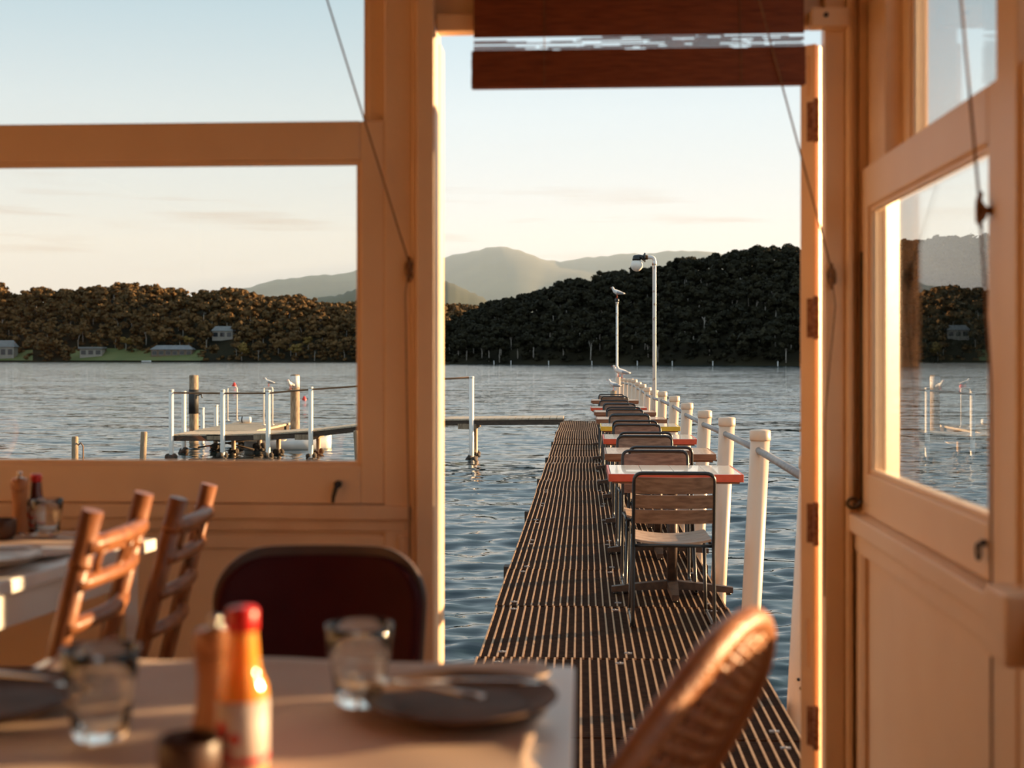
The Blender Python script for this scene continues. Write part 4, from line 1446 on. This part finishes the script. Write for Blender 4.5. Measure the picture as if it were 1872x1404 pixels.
def stake(x, ytop, Y, r_, lean, label, rope=False):
    t = onY(x, ytop, Y)
    e = empty('mooring_stake', (t.x, Y, WZ), 0, label, 'post')
    MB().lathe([(r_ * 1.05, -1.4), (r_, 0), (r_, t.z - WZ - .02), (r_ * .85, t.z - WZ), (0, t.z - WZ)], 10,
               flute=lambda r, z, th: r * (1 + .08 * math.sin(2 * th + z * 3))).build('shaft', M_timber, e, rot=(0, R(lean), 0))
    if rope:
        h = t.z - WZ
        MB().tube([(r_, 0, h - .14), (r_ + .05, -.02, h - .10), (r_ + .09, -.02, h - .16), (r_ + .09, -.02, h - .5), (r_ + .07, 0, h - .9)], .012, 6).build('mooring_rope', M_rope, e)
    return e
stake(137, 798, 20, .055, 0, 'timber mooring stake with a rope loop, seen low in the left window', True)
stake(258, 789, 20, .055, 2.5, 'leaning timber mooring stake between the roped stake and the platform')
stake(655, 787, 24, .05, -3, 'thin timber stake half hidden by the window stile')

# ================================================================== ROOM FURNITURE
TZ = CAMZ - .42                 # table top height in the world
def table(name, label, origin, rz, W, D, H=TZ - FL):
    """origin at the far right corner on the floor, extends to local -x and -y"""
    e = empty(name, origin, rz, label, 'table')
    MB().box(-W, 0, -D, 0, H - .028, H).build('tabletop', M_white_table, e, .004)
    for (a, b, c, d) in ((-W + .03, -.03, -.055, -.03), (-W + .03, -.03, -D + .03, -D + .055), (-W + .03, -W + .055, -D + .055, -.055), (-.055, -.03, -D + .055, -.055)):
        MB().box(a, b, c, d, H - .10, H - .029).build('apron', M_white_table, e, .002)
    for (a, b) in ((-W + .03, -.085), (-.085, -.085), (-W + .03, -D + .03), (-.085, -D + .03)):
        MB().box(a, a + .055, b, b + .055, 0, H - .10).build('leg', M_white_table, e, .003)
    return e
c0 = onZ(1051, 1217, TZ)
T1W = c0.x - onZ(55, 1220, TZ).x
table('dining_table', 'white dining table in the blurred foreground covered with brown paper', (c0.x, c0.y, FL), 0, T1W, .92)
cL = onZ(287, 984, TZ)
cL2 = onZ(0, 1065, TZ)
dv = (cL - cL2)
aL = -math.atan2(dv.x, dv.y)
table('dining_table', 'white dining table behind the ladder-back chairs by the window', (cL.x, cL.y, FL), aL, 1.25, .78)

def paper(name, label, org, rz, x0, x1, y0, y1, seed, wave=.0025, drape=0.0):
    rnd = random.Random(seed)
    ph = [rnd.uniform(0, 6) for _ in range(6)]
    def fn(u, v):
        x, y = x0 + (x1 - x0) * u, y0 + (y1 - y0) * v
        ex = .006 * math.sin(y * 31 + ph[4]) + .004 * math.sin(y * 67 + ph[5]) if u > .999 else 0
        z = wave * (1 + math.sin(x * 13 + ph[0]) * math.sin(y * 9 + ph[1])) + wave * .5 * (1 + math.sin(x * 27 + y * 21 + ph[2]))
        edge = min(u, 1 - u, v, 1 - v)
        z += .006 * max(0, 1 - edge * 14) * (.5 + .5 * math.sin(x * 20 + y * 24 + ph[3]))
        return (x + ex, y, z + .0008)
    mb = MB().grid(fn, 44, 44)
    o = mb.build(name, M_paper, loc=(org[0], org[1], TZ), rot=(0, 0, rz))
    s = o.modifiers.new('s', 'SOLIDIFY'); s.thickness = .0006; s.offset = 1
    return tag(o, label, 'paper')
paper('paper_cover', 'brown paper sheet spread over the foreground table', (c0.x, c0.y), 0, -T1W + .03, -.040, -.90, -.02, 3)
paper('paper_cover', 'brown paper sheet spread over the table by the window', (cL.x, cL.y), aL, -1.2, -.05, -.74, -.05, 5)

def tumbler(loc, label, s=1.0, H=.094, R0=.0405):
    e = empty('tumbler', loc, 0, label, 'glass', 'glass tumblers on the tables')
    e.scale = (s, s, s)
    fl = lambda r, z, th: r * (1 - (.020 * (0.5 + .5 * math.cos(9 * th)) if .008 < z < H * .6 and r > .02 else 0))
    prof = [(0.0001, 0), (.024, 0), (.028, .004), (.0295, .010), (.034, H * .45), (.037, H * .65), (R0, H), (R0 - .0007, H + .0006), (R0 - .0015, H),
            (.0354, H * .65), (.0322, H * .45), (.0278, .016), (.022, .0115), (.0001, .011)]
    MB().lathe(prof, 54, flute=fl).build('glass_body', M_glass, e)
    return e
ZT = TZ + .008
b1 = onZ(657, 1298, TZ)
tumbler((b1.x, b1.y, ZT), 'empty glass tumbler standing before the maroon chair')
b2 = onZ(184, 1362, TZ)
tumbler((b2.x, b2.y, ZT), 'glass tumbler glinting with sunlight at the left of the foreground table', 1.03)
b3 = onZ(86, 986, TZ)
tumbler((b3.x, b3.y, ZT), 'glass tumbler beside the sauce bottle on the table by the window', .9)

def sauce(loc, label, s, body, lab_m, rz=0):
    e = empty('sauce_bottle', loc, rz, label, 'bottle')
    e.scale = (s, s, s)
    MB().lathe([(.0001, 0), (.025, 0), (.0268, .004), (.0268, .085), (.0255, .095), (.020, .107), (.0180, .116), (.0170, .126), (.0150, .150), (.0145, .152), (.0145, .156)], 28).build('bottle_body', body, e)
    lb = MB().lathe([(.0272, .012), (.0272, .082)], 28).build('label', lab_m, e)
    MB().lathe([(.0276, .018), (.0276, .024)], 28).build('label_band', M_cap, lb)
    # red emblem shapes on the label facing the room
    for (a, z, w_, h_) in ((-2.2, .052, .016, .022), (-1.6, .045, .012, .012), (-2.0, .030, .020, .006)):
        vs = []
        n = 14
        for k in range(n):
            t = 2 * math.pi * k / n
            aa = a + (w_ / .0274) * .5 * math.cos(t)
            vs.append((.0277 * math.cos(aa), .0277 * math.sin(aa), z + h_ / 2 * math.sin(t)))
        vs.append((.0277 * math.cos(a), .0277 * math.sin(a), z))
        MB().add
        mb = MB(); mb.add(vs, [(k, (k + 1) % n, n) for k in range(n)])
        mb.build('emblem', M_cap, lb)
    MB().lathe([(.0155, .152), (.0165, .154), (.0165, .173), (.0145, .176), (.0001, .1765)], 20).build('cap', M_cap, e)
    return e
b4 = at(443, 1300, 1.245)
sauce((b4.x, b4.y, ZT), 'hot sauce bottle with orange sauce, pale label and red cap, blurred in front', .94, M_sauce, M_label)
b5 = onZ(66, 978, TZ)
sauce((b5.x, b5.y, ZT), 'dark sauce bottle with white label and red cap on the table by the window', .78, M_sauce_dark, M_label)

def mill(loc, label, s=1.0, fat=1.0):
    e = empty('pepper_mill', loc, 0, label, 'pepper mill')
    e.scale = (s * fat, s * fat, s)
    MB().lathe([(.0001, 0), (.0215, 0), (.022, .004), (.0215, .018), (.0175, .045), (.0165, .075), (.0190, .098), (.0195, .102)], 24).build('mill_body', M_mill, e)
    MB().lathe([(.0190, .103), (.0200, .106), (.0195, .124), (.0180, .131), (.0001, .132)], 24).build('mill_head', M_mill, e)
    k = MB().lathe([(.0100, .132), (.0100, .134), (.0035, .135), (.0035, .139), (.0060, .142), (.0058, .147), (.0001, .149)], 16).build('knob', M_steel, e)
    return e
b6 = at(394, 1340, 1.365)
mill((b6.x, b6.y, ZT), 'copper-brown wooden pepper mill behind the sauce bottle in front', .90, 1.3)
b7 = onZ(36, 981, TZ)
mill((b7.x, b7.y, ZT), 'wooden pepper mill on the table by the window', .98)

def bowl(loc, label, s=1.0):
    e = empty('salt_bowl', loc, 0, label, 'bowl')
    e.scale = (s, s, s)
    MB().lathe([(.0001, 0), (.022, 0), (.028, .006), (.031, .025), (.030, .044), (.0285, .046), (.027, .044), (.0275, .025), (.024, .012), (.0001, .010)], 26).build('bowl_body', M_bowl, e)
    MB().lathe([(.0265, .030), (.018, .033), (.0001, .034)], 20).build('salt_fill', M_white_table, e)
    return e
b8 = at(346, 1380, 1.215)
bowl((b8.x, b8.y, ZT), 'dark wooden salt bowl at the bottom edge in front of the pepper mill')
b9 = onZ(14, 990, TZ)
bowl((b9.x - .01, b9.y + .0, ZT), 'dark wooden salt bowl beside the pepper mill by the window', .95)

def plate(loc, label, m, r_=.114):
    e = empty('side_plate', loc, 0, label, 'plate')
    MB().lathe([(.0001, .0), (r_ * .62, .0), (r_ * .66, .003), (r_ * .97, .016), (r_, .019), (r_ * .985, .0215), (r_ * .95, .020), (r_ * .66, .0075), (.0001, .006)], 48).build('plate_body', m, e)
    MB().lathe([(r_ * .64, .0085), (r_ * .66, .0092), (r_ * .68, .0098)], 48).build('well_ring', m, e)
    return e
def knife(loc, rz, label, tilt=0):
    e = empty('table_knife', loc, rz, label, 'knife')
    e.rotation_euler = (0, tilt, rz)
    MB().tube([(-.055, 0, 0), (-.04, 0, 0), (.03, 0, 0), (.058, 0, 0)], [.005, .0065, .006, .004], 10, flat=.6).build('handle', M_steel, e)
    mb = MB()
    v = []
    prof = [(-.055, .004), (-.07, .008), (-.13, .0085), (-.155, .005), (-.16, .0)]
    for (x, w_) in prof:
        v += [(x, -w_, -.0008), (x, w_, -.0008), (x, w_, .0008), (x, -w_, .0008)]
    fs = []
    for i in range(len(prof) - 1):
        for q in range(4):
            fs.append((i * 4 + q, i * 4 + (q + 1) % 4, i * 4 + 4 + (q + 1) % 4, i * 4 + 4 + q))
    fs.append((0, 3, 2, 1))
    mb.add(v, fs, 0, False)
    mb.build('blade', M_steel, e)
    return e
def fork(loc, rz, label, tilt=0):
    e = empty('table_fork', loc, rz, label, 'fork')
    e.rotation_euler = (0, tilt, rz)
    MB().tube([(.10, 0, .001), (.06, 0, .002), (0, 0, .004), (-.03, 0, .002)], [.007, .006, .0035, .004], 8, flat=.4).build('handle', M_steel, e)
    MB().obox((-.044, 0, .001), (.03, .022, .002)).build('root', M_steel, e)
    for k in range(4):
        y = -.009 + .006 * k
        MB().tube([(-.058, y, .001), (-.075, y, -.001), (-.098, y, .004)], [.0018, .0017, .0008], 6).build('tine', M_steel, e)
    return e
q1 = onZ(842, 1312, TZ)
plate((q1.x, q1.y, ZT), 'brown stoneware side plate in shade on the foreground table', M_plate)
kp = q1 + Vector((.035, .012, 0))
knife((kp.x, kp.y, ZT + .031), R(2), 'steel table knife resting across the plate near the table corner')
fork((q1.x - .055, q1.y - .010, ZT + .030), R(-28), 'steel fork leaning on the plate beside the tumbler')
q2 = onZ(10, 1312, TZ)
plate((q2.x - .02, q2.y, ZT), 'brown side plate cut off at the lower left edge', M_plate)
fork((q2.x + .035, q2.y + .02, ZT + .030), R(160), 'steel fork on the plate at the lower left edge')
q3 = onZ(20, 1040, TZ)
plate((q3.x - .05, q3.y, ZT), 'pale side plate on the sunlit end of the table by the window', M_plate_pale, .105)
knife((q3.x - .02, q3.y + .01, ZT + .031), R(186), 'steel knife across the pale plate on the table by the window')
q4 = onZ(122, 986, TZ)
fork((q4.x, q4.y - .02, ZT + .006), R(12), 'steel fork lying beside the far tumbler by the window')

# ---- ladder-back rattan chairs (backs run along y, they face -x)
def ladder_chair(loc, rz, label, W=.29, H=.90, lean=.25, rails=((.835), (.765), (.685), (.605)), rise=0):
    e = empty('ladder_chair', loc, rz, label, 'chair', 'rattan ladder-back chairs at the window table')
    def bx(z): return (z - .42) * lean if z > .42 else (z - .42) * -.10
    for yy in (0, W):
        MB().tube([(bx(0), yy, 0), (bx(.42), yy, .42), (bx(.62), yy, .62), (bx(H), yy, H)], [.016, .0175, .0185, .0190], 12).build('back_post', M_rattan, e)
        MB().tube([(bx(.80), yy, .80), (bx(.815), yy, .815)], .0205, 12).build('binding', M_rattan, e)
    for i, z in enumerate(rails):
        pts = []
        for k in range(11):
            t = k / 10
            pts.append((bx(z) + .004 + .030 * math.sin(math.pi * t), -.012 + (W + .024) * t, z + .006 * math.sin(math.pi * t)))
        MB().tube(pts, .0145 if i else .0165, 10).build('back_rail', M_rattan, e)
    z0, z1 = rails[1] + .012, rails[0] - .012
    for cy in (W * .30, W * .70):
        hw = W * .15
        pts = []
        for k in range(20):
            t = 2 * math.pi * k / 20
            c_, s_ = math.cos(t), math.sin(t)
            yy = cy + hw * math.copysign(abs(c_) ** .5, c_)
            zz = (z0 + z1) / 2 + (z1 - z0) / 2 * math.copysign(abs(s_) ** .5, s_)
            pts.append((bx(zz) + .004 + .028 * math.sin(math.pi * yy / W), yy, zz))
        MB().tube(pts, .0065, 8, closed=True).build('back_loop', M_rattan, e)
    MB().box(-.40, .0, -.02, W + .02, .425, .45).build('seat', M_cane, e, .008)
    for yy in (-.01, W + .01):
        MB().tube([(-.385, yy, 0), (-.385, yy, .44)], .0175, 12).build('front_leg', M_rattan, e)
        MB().tube([(-.385, yy, .20), (bx(.2), yy, .20)], .011, 10).build('stretcher', M_rattan, e)
    MB().tube([(-.385, 0, .26), (-.385, W, .26)], .011, 10).build('stretcher', M_rattan, e)
    return e
def place_ladder(xn, yn, d, H, label, rz, W):
    t = at(xn, yn, d)
    z = H
    off = (z - .42) * .25
    c_, s_ = math.cos(rz), math.sin(rz)
    return ladder_chair((t.x - off * c_, t.y - off * s_, FL), rz, label, W=W, H=H, rails=(H - .062, H - .128, H - .203, H - .283))
place_ladder(170, 933, 2.16, CAMZ - (933 - HZ) / F * 2.16 - FL, 'rattan ladder-back chair with sunlit rails nearest the camera at the window table', R(2), .28)
place_ladder(327, 910, 2.62, CAMZ - (910 - HZ) / F * 2.62 - FL, 'shaded rattan ladder-back chair between the sunlit one and the window wall', R(4), .28)

# ---- maroon shell chair
def shell_chair():
    p = at(585, 1005, 2.38)
    e = empty('shell_chair', (p.x, p.y, FL), R(2), 'dark maroon padded chair with rounded back behind the foreground table', 'chair')
    zt = p.z - FL
    W, r_ = .208, .105
    zb = .42
    def surf(Wd, top, yo, rr):
        def fn(u, v):
            z = zb + (top - zb) * v
            t = max(0.0, (z - (top - rr)) / rr)
            hw = Wd - rr + rr * math.sqrt(max(0, 1 - t * t))
            hw *= .90 + .10 * min(1, (z - zb) / .35)
            x = (u * 2 - 1) * hw
            y = yo + .10 * (z - zb) - .06 * (x / Wd) ** 2 + (.0)
            return (x, y, z)
        return fn
    nv = 30
    def dens(fn):
        return lambda u, v: fn(u, 1 - (1 - v) ** 1.9)
    o = MB().grid(dens(surf(W - .018, zt - .016, 0, r_ - .012)), 28, nv).build('backrest_pad', M_maroon, e)
    s = o.modifiers.new('s', 'SOLIDIFY'); s.thickness = .022; s.offset = -1
    o = MB().grid(dens(surf(W, zt, .026, r_)), 28, nv).build('backrest_shell', M_shell, e)
    s = o.modifiers.new('s', 'SOLIDIFY'); s.thickness = .012; s.offset = 1
    MB().box(-.20, .20, -.40, -.03, .42, .465).build('seat', M_maroon, e, .02)
    for (x, y) in ((-.18, -.37), (.18, -.37), (-.17, -.01), (.17, -.01)):
        MB().tube([(x * 1.05, y, 0), (x, y, .42)], .013, 10).build('leg', M_frame, e)
    return e
shell_chair()

# ---- cane chair at the right front: round-topped back leaning away from the table
def cane_chair():
    spec = [(1095, 1470, 1.36), (1165, 1372, 1.40), (1235, 1276, 1.45), (1300, 1192, 1.50), (1345, 1148, 1.56), (1376, 1134, 1.62), (1392, 1150, 1.68),
            (1392, 1190, 1.72), (1378, 1240, 1.745), (1345, 1310, 1.76), (1300, 1385, 1.765), (1255, 1450, 1.77)]
    P = [at(x, y, d) for x, y, d in spec]
    # refine with Catmull-Rom
    Q = []
    for i in range(len(P) - 1):
        a, b, c, d = P[max(0, i - 1)], P[i], P[i + 1], P[min(len(P) - 1, i + 2)]
        for k in range(6):
            t = k / 6
            Q.append(.5 * ((2 * b) + (c - a) * t + (2 * a - 5 * b + 4 * c - d) * t * t + (3 * b - a - 3 * c + d) * t ** 3))
    Q.append(P[-1])
    foot = (P[0] + P[-1]) / 2
    e = empty('cane_chair', (foot.x, foot.y, FL), 0, 'wrapped cane chair with rounded back catching the sun, blurred at lower right', 'chair')
    o0 = Vector(e.location)
    MB().tube([q - o0 for q in Q], .0185, 12).build('back_hoop', M_cane, e)
    # inner hoop and canes filling the back
    n = len(Q)
    cen = sum(Q, Vector()) / n
    inner = [q + (cen - q) * .16 for q in Q]
    MB().tube([q - o0 for q in inner], .009, 8).build('inner_hoop', M_cane, e)
    half = n // 2
    for k in range(3, half - 3, 2):
        a, b = Q[k], Q[n - 1 - k]
        m = (a + b) / 2 + Vector((.012, 0, -.012))
        MB().tube([a - o0, m - o0, b - o0], .0055, 6).build('cane', M_cane, e)
    for k in range(1, 8):
        t = k / 8
        pts = [(Q[j].lerp(Q[n - 1 - j], t) + Vector((.008, 0, -.008)) * math.sin(math.pi * t)) - o0 for j in range(0, half - 4, 4)]
        MB().tube(pts, .0075, 6).build('upright_cane', M_cane, e)
    zs = .45
    MB().lathe([(.0001, zs - .02), (.20, zs - .02), (.215, zs - .005), (.21, zs + .012), (.0001, zs + .018)], 32).build('seat', M_cane, e, loc=(-.13, 0, 0))
    for q, kk in ((Q[0], -.17), (Q[-1], .17)):
        MB().tube([q - o0, (q - o0).lerp(Vector((.02, kk, zs)), .5), Vector((.02, kk, zs)), Vector((.05, kk, 0))], .0165, 10).build('leg', M_cane, e)
    for kk in (-.16, .16):
        MB().tube([(-.27, kk, zs), (-.29, kk, 0)], .0165, 10).build('leg', M_cane, e)
    return e
cane = cane_chair()
o0 = cane.location.copy()
top = at(1376, 1134, 1.62) - o0
for (x, y, d, rz, lb) in ((20, 770, 6.9, -.4, 'cane chair reflected at the left edge of the window'),
                      (280, 775, 7.0, 2.4, 'cane chair reflected in the window below the platform')):
    c = copy_tree(cane)
    p = at(x, y, d)
    p.y = 2 * (YW + .0145) - p.y
    c.rotation_euler = (0, 0, rz)
    t = Matrix.Rotation(rz, 3, 'Z') @ top
    c.location = (p.x - t.x, p.y - t.y, FL)
    c['label'] = lb
    c['group'] = 'cane chairs'
